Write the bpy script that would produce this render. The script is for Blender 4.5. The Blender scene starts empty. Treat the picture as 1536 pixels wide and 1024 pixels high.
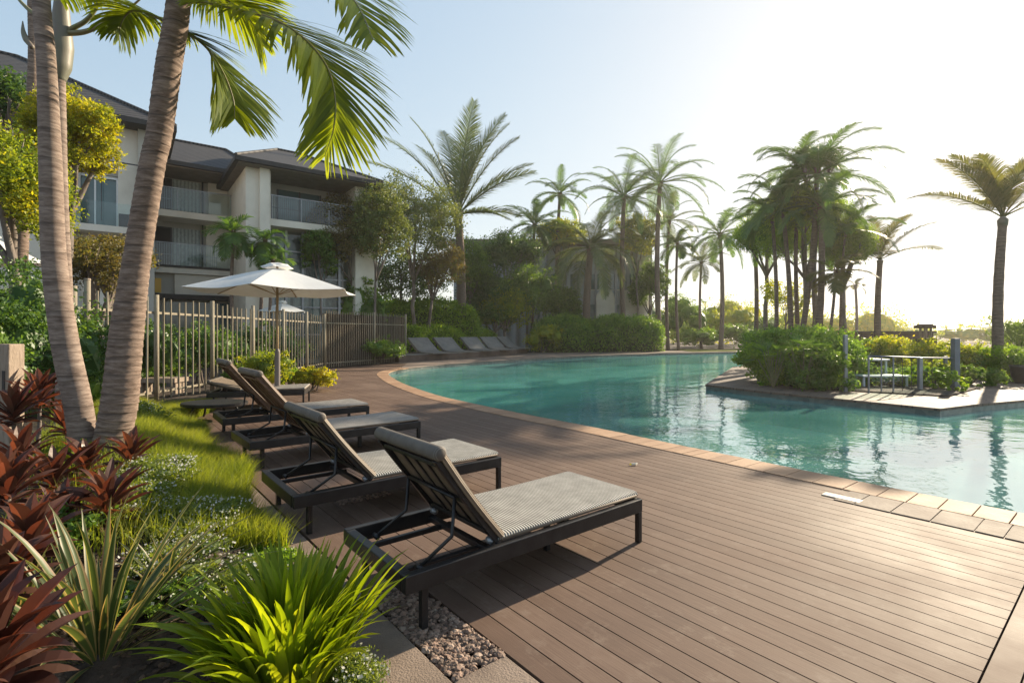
import bpy, bmesh, math, random
import numpy as np
from mathutils import Vector, Matrix, noise
from mathutils.geometry import tessellate_polygon
random.seed(7); rng = np.random.default_rng(7)
R = math.radians
S = bpy.context.scene
C = S.collection
F = 768.0; H = 1.7                       # 18 mm lens on 36 mm: 768 px per unit at 1536 px; eye height

def at(px, py, Y):                       # point seen at pixel, at depth Y
    return Vector(((px-768)/F*Y, Y, H-(py-500)/F*Y))
def gp(px, py, h=0.0):                   # ground point seen at pixel
    Y = (H-h)*F/(py-500); return Vector(((px-768)/F*Y, Y, h))
UH = Vector((.777, .63, 0)).normalized(); VH = Vector((-UH.y, UH.x, 0))
O = Vector((-.934, 3.306, 0))
def uv(u, v, z=0): return O+UH*u+VH*v+Vector((0, 0, z))
def touv(p): d = Vector((p[0], p[1], 0))-O; return d.dot(UH), d.dot(VH)

# ------------------------------------------------------------------ mesh builder
class MB:
    def __init__(s): s.v = []; s.f = []; s.m2 = []
    def add(s, vs, fs):
        n = len(s.v); s.v.extend([tuple(p) for p in vs]); s.f.extend([tuple(i+n for i in f) for f in fs])
    def box(s, a, b, M=None):
        x0, y0, z0 = a; x1, y1, z1 = b
        vs = [Vector(p) for p in ((x0,y0,z0),(x1,y0,z0),(x1,y1,z0),(x0,y1,z0),(x0,y0,z1),(x1,y0,z1),(x1,y1,z1),(x0,y1,z1))]
        if M is not None: vs = [M(p) if callable(M) else M@p for p in vs]
        s.add(vs, [(0,3,2,1),(4,5,6,7),(0,1,5,4),(1,2,6,5),(2,3,7,6),(3,0,4,7)])
    def bar(s, p, q, w, h=None, up=Vector((0,0,1))):
        h = h or w; p = Vector(p); q = Vector(q); d = (q-p).normalized()
        a = d.cross(up)
        if a.length < 1e-4: a = Vector((1,0,0))
        a.normalize(); b = a.cross(d).normalized()
        vs = []
        for c in (p, q):
            for i, j in ((-1,-1),(1,-1),(1,1),(-1,1)): vs.append(c+a*(w/2*i)+b*(h/2*j))
        s.add(vs, [(0,1,2,3),(7,6,5,4),(0,4,5,1),(1,5,6,2),(2,6,7,3),(3,7,4,0)])
    def tube(s, pts, rad, n=8, cap=True):
        pts = [Vector(p) for p in pts]
        if not hasattr(rad, '__len__'): rad = [rad]*len(pts)
        a = None; base = len(s.v)
        for i, p in enumerate(pts):
            d = (pts[min(i+1, len(pts)-1)]-pts[max(i-1, 0)]).normalized()
            if a is None:
                a = d.cross(Vector((0.12, 1, 0.1))).normalized()
            a = (a-d*a.dot(d)).normalized(); b = d.cross(a)
            for k in range(n):
                t = 2*math.pi*k/n
                s.v.append(tuple(p+(a*math.cos(t)+b*math.sin(t))*rad[i]))
        for i in range(len(pts)-1):
            for k in range(n):
                k2 = (k+1) % n
                s.f.append((base+i*n+k, base+i*n+k2, base+(i+1)*n+k2, base+(i+1)*n+k))
        if cap:
            s.f.append(tuple(base+k for k in range(n))[::-1]); e = base+(len(pts)-1)*n
            s.f.append(tuple(e+k for k in range(n)))
    def prism(s, poly, z0, z1):
        n = len(poly); b = len(s.v)
        for z in (z0, z1):
            for p in poly: s.v.append((p[0], p[1], z))
        for i in range(n):
            j = (i+1) % n; s.f.append((b+i, b+j, b+n+j, b+n+i))
        for t in tessellate_polygon([[Vector((p[0], p[1], 0)) for p in poly]]):
            s.f.append(tuple(b+n+i for i in t)); s.f.append(tuple(b+i for i in t)[::-1])
    def raw(s, V, Fq):                    # numpy arrays
        n = len(s.v); s.v.extend(map(tuple, V.tolist())); s.f.extend(map(tuple, (Fq+n).tolist()))
    def build(s, name, mat, parent=None, smooth=False, bevel=0, recalc=False, mat2=None, **kw):
        off = Vector((0, 0, 0)); p = parent
        while p is not None: off += p.location; p = p.parent
        me = bpy.data.meshes.new(name)
        vs = np.array(s.v, dtype=float)
        if parent is not None: vs = vs-np.array(off)
        me.from_pydata(vs.tolist(), [], s.f); me.update()
        if recalc:
            bm = bmesh.new(); bm.from_mesh(me); bmesh.ops.recalc_face_normals(bm, faces=bm.faces); bm.to_mesh(me); bm.free()
        if smooth: me.polygons.foreach_set('use_smooth', [True]*len(me.polygons))
        me.materials.append(mat)
        if mat2:
            me.materials.append(mat2)
            for i in s.m2: me.polygons[i].material_index = 1
        o = bpy.data.objects.new(name, me); C.objects.link(o)
        if parent is not None: o.parent = parent
        if bevel:
            m = o.modifiers.new('bevel', 'BEVEL'); m.width = bevel; m.segments = 2; m.limit_method = 'ANGLE'
        tag(o, **kw)
        return o
def tag(o, label=None, cat=None, group=None, kind=None):
    if label: o['label'] = label
    if cat: o['category'] = cat
    if group: o['group'] = group
    if kind: o['kind'] = kind
    return o
def thing(name, loc, label, cat, group=None):
    o = bpy.data.objects.new(name, None); C.objects.link(o); o.location = Vector(loc); o.empty_display_size = .2
    return tag(o, label, cat, group)
def copy_tree(o, parent=None):
    c = o.copy(); C.objects.link(c)
    if parent is not None: c.parent = parent
    for ch in list(o.children): copy_tree(ch, c)
    return c

# ------------------------------------------------------------------ materials
def newmat(name):
    m = bpy.data.materials.new(name); m.use_nodes = True
    nt = m.node_tree; nt.nodes.clear()
    return m, nt, (lambda t, **k: _nd(nt, t, **k)), nt.links.new
def _nd(nt, t, **k):
    n = nt.nodes.new(t)
    for a, b in k.items():
        if a.startswith('i_'):
            key = a[2:]; key = int(key) if key.isdigit() else key.replace('_', ' ')
            n.inputs[key].default_value = b
        else: setattr(n, a, b)
    return n
def c4(c): return (c[0], c[1], c[2], 1)
def ramp(N, cols, interp='LINEAR'):
    r = N('ShaderNodeValToRGB'); r.color_ramp.interpolation = interp; e = r.color_ramp.elements
    while len(e) < len(cols): e.new(.5)
    for i, (p, c) in enumerate(cols): e[i].position = p; e[i].color = c4(c)
    return r
def solid(name, cols, rough=.7, scale=6, detail=5, bump=0, bscale=None, metallic=0, spec=.5, stretch=(1,1,1), rotz=0, island=0, trans=0, rvar=0):
    """noise-mixed surface; cols: list of colours; island: share of per-piece variation"""
    m, nt, N, L = newmat(name)
    tc = N('ShaderNodeTexCoord'); mp = N('ShaderNodeMapping'); mp.inputs['Scale'].default_value = stretch
    rt = N('ShaderNodeMapping'); rt.inputs['Rotation'].default_value = (0, 0, rotz)
    L(tc.outputs['Object'], rt.inputs[0]); L(rt.outputs[0], mp.inputs[0])
    no = N('ShaderNodeTexNoise', i_Scale=scale, i_Detail=detail, i_Roughness=.6); L(mp.outputs[0], no.inputs['Vector'])
    fac = no.outputs['Fac']
    k = N('ShaderNodeMapRange', i_1=.3, i_2=.7); L(fac, k.inputs[0]); fac = k.outputs[0]
    if island:
        g = N('ShaderNodeNewGeometry'); mx = N('ShaderNodeMix', i_0=island)
        L(fac, mx.inputs[2]); L(g.outputs['Random Per Island'], mx.inputs[3]); fac = mx.outputs[0]
    n = len(cols)
    r = ramp(N, [(i/max(1, n-1), c) for i, c in enumerate(cols)]); L(fac, r.inputs[0])
    b = N('ShaderNodeBsdfPrincipled', i_Roughness=rough, i_Metallic=metallic); b.inputs['Specular IOR Level'].default_value = spec
    L(r.outputs[0], b.inputs['Base Color'])
    if rvar:
        q = N('ShaderNodeMapRange', i_3=rough-rvar, i_4=rough+rvar); L(no.outputs['Fac'], q.inputs[0]); L(q.outputs[0], b.inputs['Roughness'])
    if bump:
        n2 = N('ShaderNodeTexNoise', i_Scale=bscale or scale*4, i_Detail=6); L(mp.outputs[0], n2.inputs['Vector'])
        bp = N('ShaderNodeBump', i_Strength=min(1, bump), i_Distance=.01*max(1, bump)); L(n2.outputs['Fac'], bp.inputs['Height']); L(bp.outputs[0], b.inputs['Normal'])
    out = N('ShaderNodeOutputMaterial')
    if trans:
        t = N('ShaderNodeBsdfTranslucent'); L(r.outputs[0], t.inputs[0]); ms = N('ShaderNodeMixShader', i_0=trans)
        L(b.outputs[0], ms.inputs[1]); L(t.outputs[0], ms.inputs[2]); L(ms.outputs[0], out.inputs[0])
    else: L(b.outputs[0], out.inputs[0])
    return m
def leafmat(name, cols, trans=.4, rough=.45, tcol=None, patch=.5, gain=1.6):
    cols = [tuple(min(.85, x*gain) for x in c) for c in cols]; trans = min(.6, trans+.1)
    m, nt, N, L = newmat(name)
    g = N('ShaderNodeNewGeometry'); tc = N('ShaderNodeTexCoord')
    no = N('ShaderNodeTexNoise', i_Scale=1.3, i_Detail=2); L(tc.outputs['Object'], no.inputs['Vector'])
    mr = N('ShaderNodeMapRange', i_1=.3, i_2=.7); L(no.outputs['Fac'], mr.inputs[0])
    mx = N('ShaderNodeMix', i_0=patch); L(g.outputs['Random Per Island'], mx.inputs[2]); L(mr.outputs[0], mx.inputs[3])
    r = ramp(N, [(i/max(1, len(cols)-1), c) for i, c in enumerate(cols)]); L(mx.outputs[0], r.inputs[0])
    b = N('ShaderNodeBsdfPrincipled', i_Roughness=rough); L(r.outputs[0], b.inputs['Base Color']); b.inputs['Specular IOR Level'].default_value = .35
    t = N('ShaderNodeBsdfTranslucent')
    hs = N('ShaderNodeMix', data_type='RGBA', blend_type='MULTIPLY', i_0=1.0); hs.inputs[7].default_value = c4(tcol or (1.7, 1.5, .5))
    L(r.outputs[0], hs.inputs[6]); L(hs.outputs[2], t.inputs[0])
    ms = N('ShaderNodeMixShader', i_0=trans); L(b.outputs[0], ms.inputs[1]); L(t.outputs[0], ms.inputs[2])
    out = N('ShaderNodeOutputMaterial'); L(ms.outputs[0], out.inputs[0])
    return m
TH = math.atan2(UH.y, UH.x)
def deckmat():
    m, nt, N, L = newmat('composite_deck')
    tc = N('ShaderNodeTexCoord'); rt = N('ShaderNodeMapping'); rt.inputs['Rotation'].default_value = (0, 0, -TH)
    L(tc.outputs['Object'], rt.inputs[0])
    mp = N('ShaderNodeMapping'); mp.inputs['Scale'].default_value = (60, 1.6, 1); L(rt.outputs[0], mp.inputs[0])
    gr = N('ShaderNodeTexNoise', i_Scale=2.0, i_Detail=6, i_Roughness=.65); L(mp.outputs[0], gr.inputs['Vector'])
    big = N('ShaderNodeTexNoise', i_Scale=.8, i_Detail=6, i_Roughness=.6); L(tc.outputs['Object'], big.inputs['Vector'])
    g = N('ShaderNodeNewGeometry')
    a = N('ShaderNodeMath', operation='MULTIPLY', i_1=.14); L(g.outputs['Random Per Island'], a.inputs[0])
    b1 = N('ShaderNodeMath', operation='MULTIPLY_ADD', i_1=.55); L(gr.outputs['Fac'], b1.inputs[0]); L(a.outputs[0], b1.inputs[2])
    b2 = N('ShaderNodeMath', operation='MULTIPLY_ADD', i_1=.75); L(big.outputs['Fac'], b2.inputs[0]); L(b1.outputs[0], b2.inputs[2])
    r = ramp(N, [(.38, (.070, .043, .031)), (.68, (.120, .076, .055)), (1.0, (.19, .13, .097))]); L(b2.outputs[0], r.inputs[0])
    # pale scuffs
    sc = N('ShaderNodeTexNoise', i_Scale=5, i_Detail=10, i_Roughness=.75); L(tc.outputs['Object'], sc.inputs['Vector'])
    sr = N('ShaderNodeMapRange', i_1=.54, i_2=.74, i_4=.5); L(sc.outputs['Fac'], sr.inputs[0])
    mxs = N('ShaderNodeMix', data_type='RGBA'); mxs.inputs[7].default_value = (.24, .19, .15, 1)
    L(sr.outputs[0], mxs.inputs[0]); L(r.outputs[0], mxs.inputs[6])
    b = N('ShaderNodeBsdfPrincipled'); b.inputs['Specular IOR Level'].default_value = .22; L(mxs.outputs[2], b.inputs['Base Color'])
    rr = N('ShaderNodeMapRange', i_1=.3, i_2=.7, i_3=.60, i_4=.80); L(big.outputs['Fac'], rr.inputs[0]); L(rr.outputs[0], b.inputs['Roughness'])
    bp = N('ShaderNodeBump', i_Strength=.35, i_Distance=.003); L(gr.outputs['Fac'], bp.inputs['Height']); L(bp.outputs[0], b.inputs['Normal'])
    out = N('ShaderNodeOutputMaterial'); L(b.outputs[0], out.inputs[0]); return m
def watermat():
    m, nt, N, L = newmat('pool_water')
    tc = N('ShaderNodeTexCoord')
    n1 = N('ShaderNodeTexNoise', i_Scale=1.6, i_Detail=3, i_Roughness=.5); L(tc.outputs['Object'], n1.inputs['Vector'])
    n2 = N('ShaderNodeTexNoise', i_Scale=7, i_Detail=3, i_Roughness=.5); L(tc.outputs['Object'], n2.inputs['Vector'])
    b1 = N('ShaderNodeBump', i_Strength=1, i_Distance=.018); L(n1.outputs['Fac'], b1.inputs['Height'])
    b2 = N('ShaderNodeBump', i_Strength=1, i_Distance=.0035); L(n2.outputs['Fac'], b2.inputs['Height']); L(b1.outputs[0], b2.inputs['Normal'])
    fr = N('ShaderNodeFresnel', i_IOR=1.30); L(b2.outputs[0], fr.inputs['Normal'])
    gl = N('ShaderNodeBsdfGlossy', i_Roughness=.015); L(b2.outputs[0], gl.inputs['Normal']); gl.inputs[0].default_value = (.95, .98, 1, 1)
    tr = N('ShaderNodeBsdfTransparent'); tr.inputs[0].default_value = (.80, .97, .96, 1)
    fm = N('ShaderNodeMath', operation='MULTIPLY', i_1=.52); L(fr.outputs[0], fm.inputs[0])
    df = N('ShaderNodeBsdfDiffuse'); mx = N('ShaderNodeMixShader', i_0=.6)
    n3 = N('ShaderNodeTexNoise', i_Scale=.5, i_Detail=5); L(tc.outputs['Object'], n3.inputs['Vector'])
    r3 = ramp(N, [(.3, (.065, .25, .225)), (.7, (.15, .41, .375))]); L(n3.outputs['Fac'], r3.inputs[0]); L(r3.outputs[0], df.inputs[0])
    L(tr.outputs[0], mx.inputs[1]); L(df.outputs[0], mx.inputs[2])
    ms = N('ShaderNodeMixShader'); L(fm.outputs[0], ms.inputs[0]); L(mx.outputs[0], ms.inputs[1]); L(gl.outputs[0], ms.inputs[2])
    out = N('ShaderNodeOutputMaterial'); L(ms.outputs[0], out.inputs[0]); return m
def glassmat(name, tint, gloss=.02, base=0.05):
    m, nt, N, L = newmat(name)
    fr = N('ShaderNodeFresnel', i_IOR=1.5); ge = N('ShaderNodeNewGeometry'); inv = N('ShaderNodeMath', operation='SUBTRACT', i_0=1.0); L(ge.outputs['Backfacing'], inv.inputs[1])
    a0 = N('ShaderNodeMath', operation='ADD', i_1=base); L(fr.outputs[0], a0.inputs[0]); ad = N('ShaderNodeMath', operation='MULTIPLY'); L(a0.outputs[0], ad.inputs[0]); L(inv.outputs[0], ad.inputs[1])
    gl = N('ShaderNodeBsdfGlossy', i_Roughness=gloss); tr = N('ShaderNodeBsdfTransparent'); tr.inputs[0].default_value = c4(tint)
    ms = N('ShaderNodeMixShader'); L(ad.outputs[0], ms.inputs[0]); L(tr.outputs[0], ms.inputs[1]); L(gl.outputs[0], ms.inputs[2])
    out = N('ShaderNodeOutputMaterial'); L(ms.outputs[0], out.inputs[0]); return m
def stripemat(name, c1, c2, freq, axis='X', rough=.6, bump=.4, trans=0, coords='Object', dist=0.0, fine=0):
    m, nt, N, L = newmat(name)
    tc = N('ShaderNodeTexCoord')
    w = N('ShaderNodeTexWave', bands_direction=axis, i_Scale=freq, i_Distortion=dist); w.inputs['Detail'].default_value = 3; w.inputs['Detail Scale'].default_value = 2
    L(tc.outputs[coords], w.inputs['Vector'])
    no = N('ShaderNodeTexNoise', i_Scale=9, i_Detail=6); L(tc.outputs[coords], no.inputs['Vector'])
    mr = N('ShaderNodeMapRange', i_1=.3, i_2=.7, i_3=.78, i_4=1.12); L(no.outputs['Fac'], mr.inputs[0])
    r = ramp(N, [(0.15, c1), (.6, c2)]); L(w.outputs['Fac'], r.inputs[0])
    mx = N('ShaderNodeMix', data_type='RGBA', blend_type='MULTIPLY', i_0=1.0); L(r.outputs[0], mx.inputs[6]); L(mr.outputs[0], mx.inputs[7])
    b = N('ShaderNodeBsdfPrincipled', i_Roughness=rough); L(mx.outputs[2], b.inputs['Base Color']); b.inputs['Specular IOR Level'].default_value = .3
    bp = N('ShaderNodeBump', i_Strength=bump, i_Distance=.004); L(w.outputs['Fac'], bp.inputs['Height']); L(bp.outputs[0], b.inputs['Normal'])
    out = N('ShaderNodeOutputMaterial'); L(b.outputs[0], out.inputs[0]); return m
def barkmat(name, dark, mid, light, ring=9.0):
    m, nt, N, L = newmat(name)
    tc = N('ShaderNodeTexCoord'); mp = N('ShaderNodeMapping'); mp.inputs['Scale'].default_value = (4, 4, 22); L(tc.outputs['Object'], mp.inputs[0])
    n1 = N('ShaderNodeTexNoise', i_Scale=1.5, i_Detail=8, i_Roughness=.7); L(mp.outputs[0], n1.inputs['Vector'])
    w = N('ShaderNodeTexWave', bands_direction='Z', wave_profile='SAW', i_Scale=ring/6.28*1.0, i_Distortion=2.2); w.inputs['Detail'].default_value = 3; w.inputs['Detail Scale'].default_value = .9
    L(tc.outputs['Object'], w.inputs['Vector'])
    pw = N('ShaderNodeMath', operation='POWER', i_1=9.0); L(w.outputs['Fac'], pw.inputs[0])
    mr = N('ShaderNodeMapRange', i_1=.32, i_2=.68); L(n1.outputs['Fac'], mr.inputs[0])
    r = ramp(N, [(0, dark), (.45, mid), (1, light)]); L(mr.outputs[0], r.inputs[0])
    mx = N('ShaderNodeMix', data_type='RGBA'); mx.inputs[7].default_value = c4([c*.55 for c in dark])
    ml = N('ShaderNodeMath', operation='MULTIPLY', i_1=.8); L(pw.outputs[0], ml.inputs[0]); L(ml.outputs[0], mx.inputs[0]); L(r.outputs[0], mx.inputs[6])
    b = N('ShaderNodeBsdfPrincipled', i_Roughness=.85); L(mx.outputs[2], b.inputs['Base Color']); b.inputs['Specular IOR Level'].default_value = .2
    ad = N('ShaderNodeMath', operation='MULTIPLY_ADD', i_1=-2.0); L(pw.outputs[0], ad.inputs[0]); L(n1.outputs['Fac'], ad.inputs[2])
    bp = N('ShaderNodeBump', i_Strength=.6, i_Distance=.012); L(ad.outputs[0], bp.inputs['Height']); L(bp.outputs[0], b.inputs['Normal'])
    out = N('ShaderNodeOutputMaterial'); L(b.outputs[0], out.inputs[0]); return m

m_deck = deckmat(); m_water = watermat()
m_soil = solid('soil', [(.018, .012, .009), (.05, .034, .024), (.08, .055, .04)], .95, 9, 8, 1.5, 40)
m_grassground = solid('grass_ground', [(.03, .05, .012), (.06, .09, .02)], .95, 5, 8)
m_bark_a = barkmat('ringed_grey_bark', (.12, .085, .068), (.23, .175, .145), (.36, .29, .245), 6)
m_bark_b = barkmat('ringed_brown_bark', (.10, .070, .054), (.20, .145, .115), (.34, .26, .21), 10)
m_bark_far = barkmat('far_palm_bark', (.09, .065, .05), (.17, .125, .10), (.25, .19, .15), 14)
m_bark_tree = solid('tree_bark', [(.07, .05, .04), (.16, .13, .11), (.26, .22, .19)], .9, 5, 6, 1.2, 20, stretch=(1, 1, .3))
m_shaft = solid('crownshaft', [(.085, .095, .055), (.15, .145, .10), (.17, .125, .10)], .5, 3, 5, .4, 12, stretch=(1, 1, .2))
m_petiole = solid('petiole', [(.16, .19, .06), (.20, .17, .09), (.22, .26, .08)], .45, 4, 3)
m_boot = solid('palm_boot', [(.06, .04, .03), (.16, .10, .06), (.22, .15, .09)], .9, 9, 6, 1.5, 30)
m_frond_near = leafmat('sunlit_frond', [(.078, .12, .012), (.125, .175, .018), (.195, .235, .03)], .55, .4, (2.1, 1.75, .35), .3, 1.25)
m_frond_green = leafmat('green_frond', [(.022, .05, .014), (.035, .075, .018), (.06, .10, .025)], .35, .4, (1.8, 1.6, .5), gain=2.15)
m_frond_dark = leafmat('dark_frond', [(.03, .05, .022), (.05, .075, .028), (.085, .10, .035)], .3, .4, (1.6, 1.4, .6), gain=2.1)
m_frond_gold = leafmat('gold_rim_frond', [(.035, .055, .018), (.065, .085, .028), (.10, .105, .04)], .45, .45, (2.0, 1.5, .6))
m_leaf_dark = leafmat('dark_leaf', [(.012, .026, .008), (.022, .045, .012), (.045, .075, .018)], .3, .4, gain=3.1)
m_leaf_mid = leafmat('mid_leaf', [(.022, .045, .010), (.045, .085, .016), (.085, .13, .024)], .35, .4, gain=2.5)
m_leaf_olive = leafmat('olive_leaf', [(.028, .042, .014), (.05, .068, .022), (.09, .10, .034)], .3, .5, gain=2.6)
m_leaf_rust = leafmat('rust_leaf', [(.035, .045, .016), (.085, .066, .026), (.075, .10, .026)], .3, .55, gain=1.9)
m_leaf_hedge = leafmat('hedge_leaf', [(.025, .055, .010), (.055, .105, .016), (.11, .16, .028)], .35, .4, gain=2.6)
m_leaf_yellow = leafmat('yellow_leaf', [(.10, .14, .012), (.20, .21, .014), (.34, .27, .02)], .5, .5, (1.6, 1.4, .4))
m_leaf_yg = leafmat('yellow_green_leaf', [(.05, .09, .012), (.12, .16, .016), (.26, .24, .02)], .45, .5, (1.8, 1.5, .4), gain=1.9)
m_leaf_bright = leafmat('bright_leaf', [(.05, .10, .012), (.10, .17, .016), (.17, .24, .03)], .4, .45, gain=1.8)
m_lime = leafmat('lime_blade', [(.08, .13, .008), (.15, .21, .012), (.27, .30, .03)], .5, .35, (1.7, 1.5, .35), .2, gain=1.45)
m_flax = leafmat('flax_blade', [(.04, .065, .022), (.07, .10, .035), (.11, .14, .06)], .3, .4, (1.5, 1.4, .6), .15, 1.2)
m_flaxedge = leafmat('flax_margin', [(.20, .19, .08), (.30, .24, .13), (.26, .14, .08)], .4, .4, (1.4, 1.3, .6), .15, 1.2)
m_cordy = leafmat('cordyline_leaf', [(.030, .016, .013), (.080, .035, .027), (.17, .085, .062), (.07, .05, .025)], .28, .36, (1.8, .9, .5), .3, .9)
m_cordy_green = leafmat('young_cordyline_leaf', [(.06, .10, .02), (.13, .10, .03), (.20, .07, .05)], .35, .35, (1.8, 1.3, .5), .3)
m_grass = leafmat('grass_blade', [(.06, .09, .014), (.13, .16, .022), (.27, .27, .07)], .5, .5, (1.5, 1.4, .4), .5, gain=1.55)
m_white_petal = leafmat('white_petal', [(.55, .55, .52), (.75, .75, .72)], .3, .6, (1, 1, .95), gain=1)
m_flowershrub = leafmat('flowering_shrub_leaf', [(.035, .055, .014), (.08, .11, .022), (.15, .17, .05)], .35, .5, gain=2.0)
m_frame = solid('black_metal', [(.012, .012, .014), (.028, .027, .028)], .38, 7, 4, .15, 60, metallic=.3, rvar=.12)
m_wood_brown = solid('brown_wood', [(.05, .025, .016), (.12, .06, .035), (.18, .10, .06)], .45, 5, 5, .4, 30, stretch=(1, 6, 6))
m_pad = stripemat('ribbed_weave', (.055, .055, .05), (.40, .385, .35), 14, 'X', .75, .8)
m_pad_smooth = stripemat('fine_weave', (.16, .15, .14), (.27, .255, .235), 30, 'Y', .7, .4)
m_back = stripemat('taupe_sling', (.14, .105, .075), (.21, .165, .12), 40, 'Y', .55, .3)
m_roll = stripemat('taupe_roll', (.10, .085, .072), (.17, .15, .13), 30, 'Y', .7, .4)
m_brownsling = stripemat('brown_sling', (.10, .06, .04), (.19, .115, .075), 40, 'Y', .5, .3)
m_canopy = solid('umbrella_canvas', [(.72, .72, .70), (.80, .80, .78)], .85, 2, 4, .3, 8, trans=.22)
m_pole = solid('wood_pole', [(.30, .20, .10), (.42, .30, .16)], .45, 6, 4, stretch=(8, 8, .6))
m_sleeve = solid('grey_sleeve', [(.13, .11, .10), (.20, .17, .16)], .6, 4, 4)
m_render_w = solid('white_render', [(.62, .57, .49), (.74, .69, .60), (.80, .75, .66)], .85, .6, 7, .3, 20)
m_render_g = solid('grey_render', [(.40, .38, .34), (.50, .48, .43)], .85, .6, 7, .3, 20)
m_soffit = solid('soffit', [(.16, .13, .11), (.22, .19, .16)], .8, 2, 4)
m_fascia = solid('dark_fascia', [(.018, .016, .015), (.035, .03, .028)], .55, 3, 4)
m_roof = stripemat('tiled_roof', (.02, .02, .022), (.075, .070, .068), 1.9, 'X', .7, .9, dist=.3)
m_rail = solid('grey_rail', [(.22, .23, .25), (.32, .33, .35)], .4, 6, 3, metallic=.5)
m_raildark = solid('dark_rail', [(.03, .03, .035), (.06, .06, .065)], .45, 6, 3, metallic=.4)
m_glass = glassmat('balcony_glass', (.86, .92, .92), .03, .03)
m_clear = glassmat('clear_glass', (.86, .92, .90), .01, .0)
m_window = solid('window_glass', [(.05, .10, .11), (.10, .17, .18)], .08, .7, 3, spec=.8)
m_curtain = stripemat('curtain', (.30, .34, .34), (.50, .55, .54), 2.2, 'X', .8, .5, dist=1)
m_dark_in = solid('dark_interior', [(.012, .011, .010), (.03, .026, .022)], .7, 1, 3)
m_olive = solid('olive_paint', [(.17, .17, .08), (.22, .21, .11)], .7, 1.2, 6, .2)
m_picket = solid('weathered_picket', [(.15, .125, .085), (.25, .215, .155), (.34, .30, .225)], .8, 4, 6, .6, 40, stretch=(6, 6, 1), island=.5)
m_boardfence = solid('brown_boards', [(.05, .034, .026), (.09, .062, .048)], .85, 4, 6, .6, 20, stretch=(8, 8, 1))
m_coping = solid('sandstone_coping', [(.22, .125, .070), (.33, .20, .12), (.43, .28, .175)], .72, 3, 8, .5, 30, island=.5, rvar=.1, spec=.3)
m_coping_far = solid('far_coping', [(.14, .11, .09), (.20, .155, .125), (.25, .195, .155)], .75, 3, 8, .5, 30, island=.5)
m_greytile = solid('grey_tile', [(.08, .057, .042), (.13, .097, .075), (.20, .155, .122)], .75, 2.5, 8, .4, 30, island=.45, rvar=.12, spec=.3)
m_paving = solid('brown_paving', [(.12, .085, .065), (.17, .125, .098), (.22, .165, .13)], .8, 2, 9, .4, 60)
m_border = solid('border_paver', [(.13, .092, .07), (.19, .14, .105), (.24, .18, .14)], .75, 3, 9, .6, 90)
m_poolfloor = solid('pool_floor', [(.03, .33, .32), (.05, .46, .43), (.09, .58, .54)], .7, .35, 5)
m_gravel = solid('pebbles', [(.045, .032, .025), (.14, .092, .066), (.26, .165, .12), (.36, .28, .22)], .75, 14, 5, .6, 60, island=.75)
m_chip = solid('bark_mulch', [(.02, .013, .010), (.07, .042, .028), (.14, .09, .06)], .9, 14, 5, .6, 60, island=.75)
m_plinth = solid('plinth', [(.045, .03, .026), (.09, .062, .05), (.13, .09, .07)], .6, 1.5, 7, .3, 10)
m_loungeslab = solid('lounge_slab', [(.12, .115, .108), (.19, .18, .168)], .55, 2, 4, .2)
m_bluegrey = solid('bluegrey_post', [(.12, .135, .16), (.17, .19, .22)], .5, 3, 5, metallic=.3)
m_timber = solid('grey_timber', [(.20, .15, .11), (.32, .25, .19), (.38, .30, .24)], .8, 6, 6, .8, 30, stretch=(5, 5, .7))
m_whitepaint = solid('white_paint', [(.70, .70, .70), (.80, .80, .80)], .4, 3, 3)
m_cream = solid('cream_plastic', [(.62, .52, .42), (.72, .62, .50)], .4, 8, 3)
m_farbuild = solid('pale_panel', [(.40, .44, .46), (.52, .55, .56)], .6, .5, 6)
m_hill = solid('hill_green', [(.05, .07, .03), (.10, .12, .05)], .95, .05, 8)
m_roofbrown = solid('brown_wallcap', [(.10, .065, .05), (.16, .11, .085)], .8, 2, 5)

def brickmat():
    m, nt, N, L = newmat('clay_pavers')
    tc = N('ShaderNodeTexCoord'); mp = N('ShaderNodeMapping'); mp.inputs['Rotation'].default_value = (0, 0, R(35)); L(tc.outputs['Object'], mp.inputs[0])
    br = N('ShaderNodeTexBrick', i_Scale=1.0); L(mp.outputs[0], br.inputs['Vector'])
    br.inputs['Color1'].default_value = (.105, .07, .05, 1); br.inputs['Color2'].default_value = (.155, .108, .082, 1); br.inputs['Mortar'].default_value = (.05, .04, .033, 1)
    br.inputs['Mortar Size'].default_value = .012; br.inputs['Brick Width'].default_value = .40; br.inputs['Row Height'].default_value = .20
    no = N('ShaderNodeTexNoise', i_Scale=1.2, i_Detail=8); L(tc.outputs['Object'], no.inputs['Vector'])
    mr = N('ShaderNodeMapRange', i_1=.3, i_2=.7, i_3=.65, i_4=1.2); L(no.outputs['Fac'], mr.inputs[0])
    mx = N('ShaderNodeMix', data_type='RGBA', blend_type='MULTIPLY', i_0=1.0); L(br.outputs['Color'], mx.inputs[6]); L(mr.outputs[0], mx.inputs[7])
    b = N('ShaderNodeBsdfPrincipled', i_Roughness=.75); L(mx.outputs[2], b.inputs['Base Color'])
    bp = N('ShaderNodeBump', i_Strength=.4, i_Distance=.004, invert=True); L(br.outputs['Fac'], bp.inputs['Height']); L(bp.outputs[0], b.inputs['Normal'])
    out = N('ShaderNodeOutputMaterial'); L(b.outputs[0], out.inputs[0]); return m
m_brick = brickmat()
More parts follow.
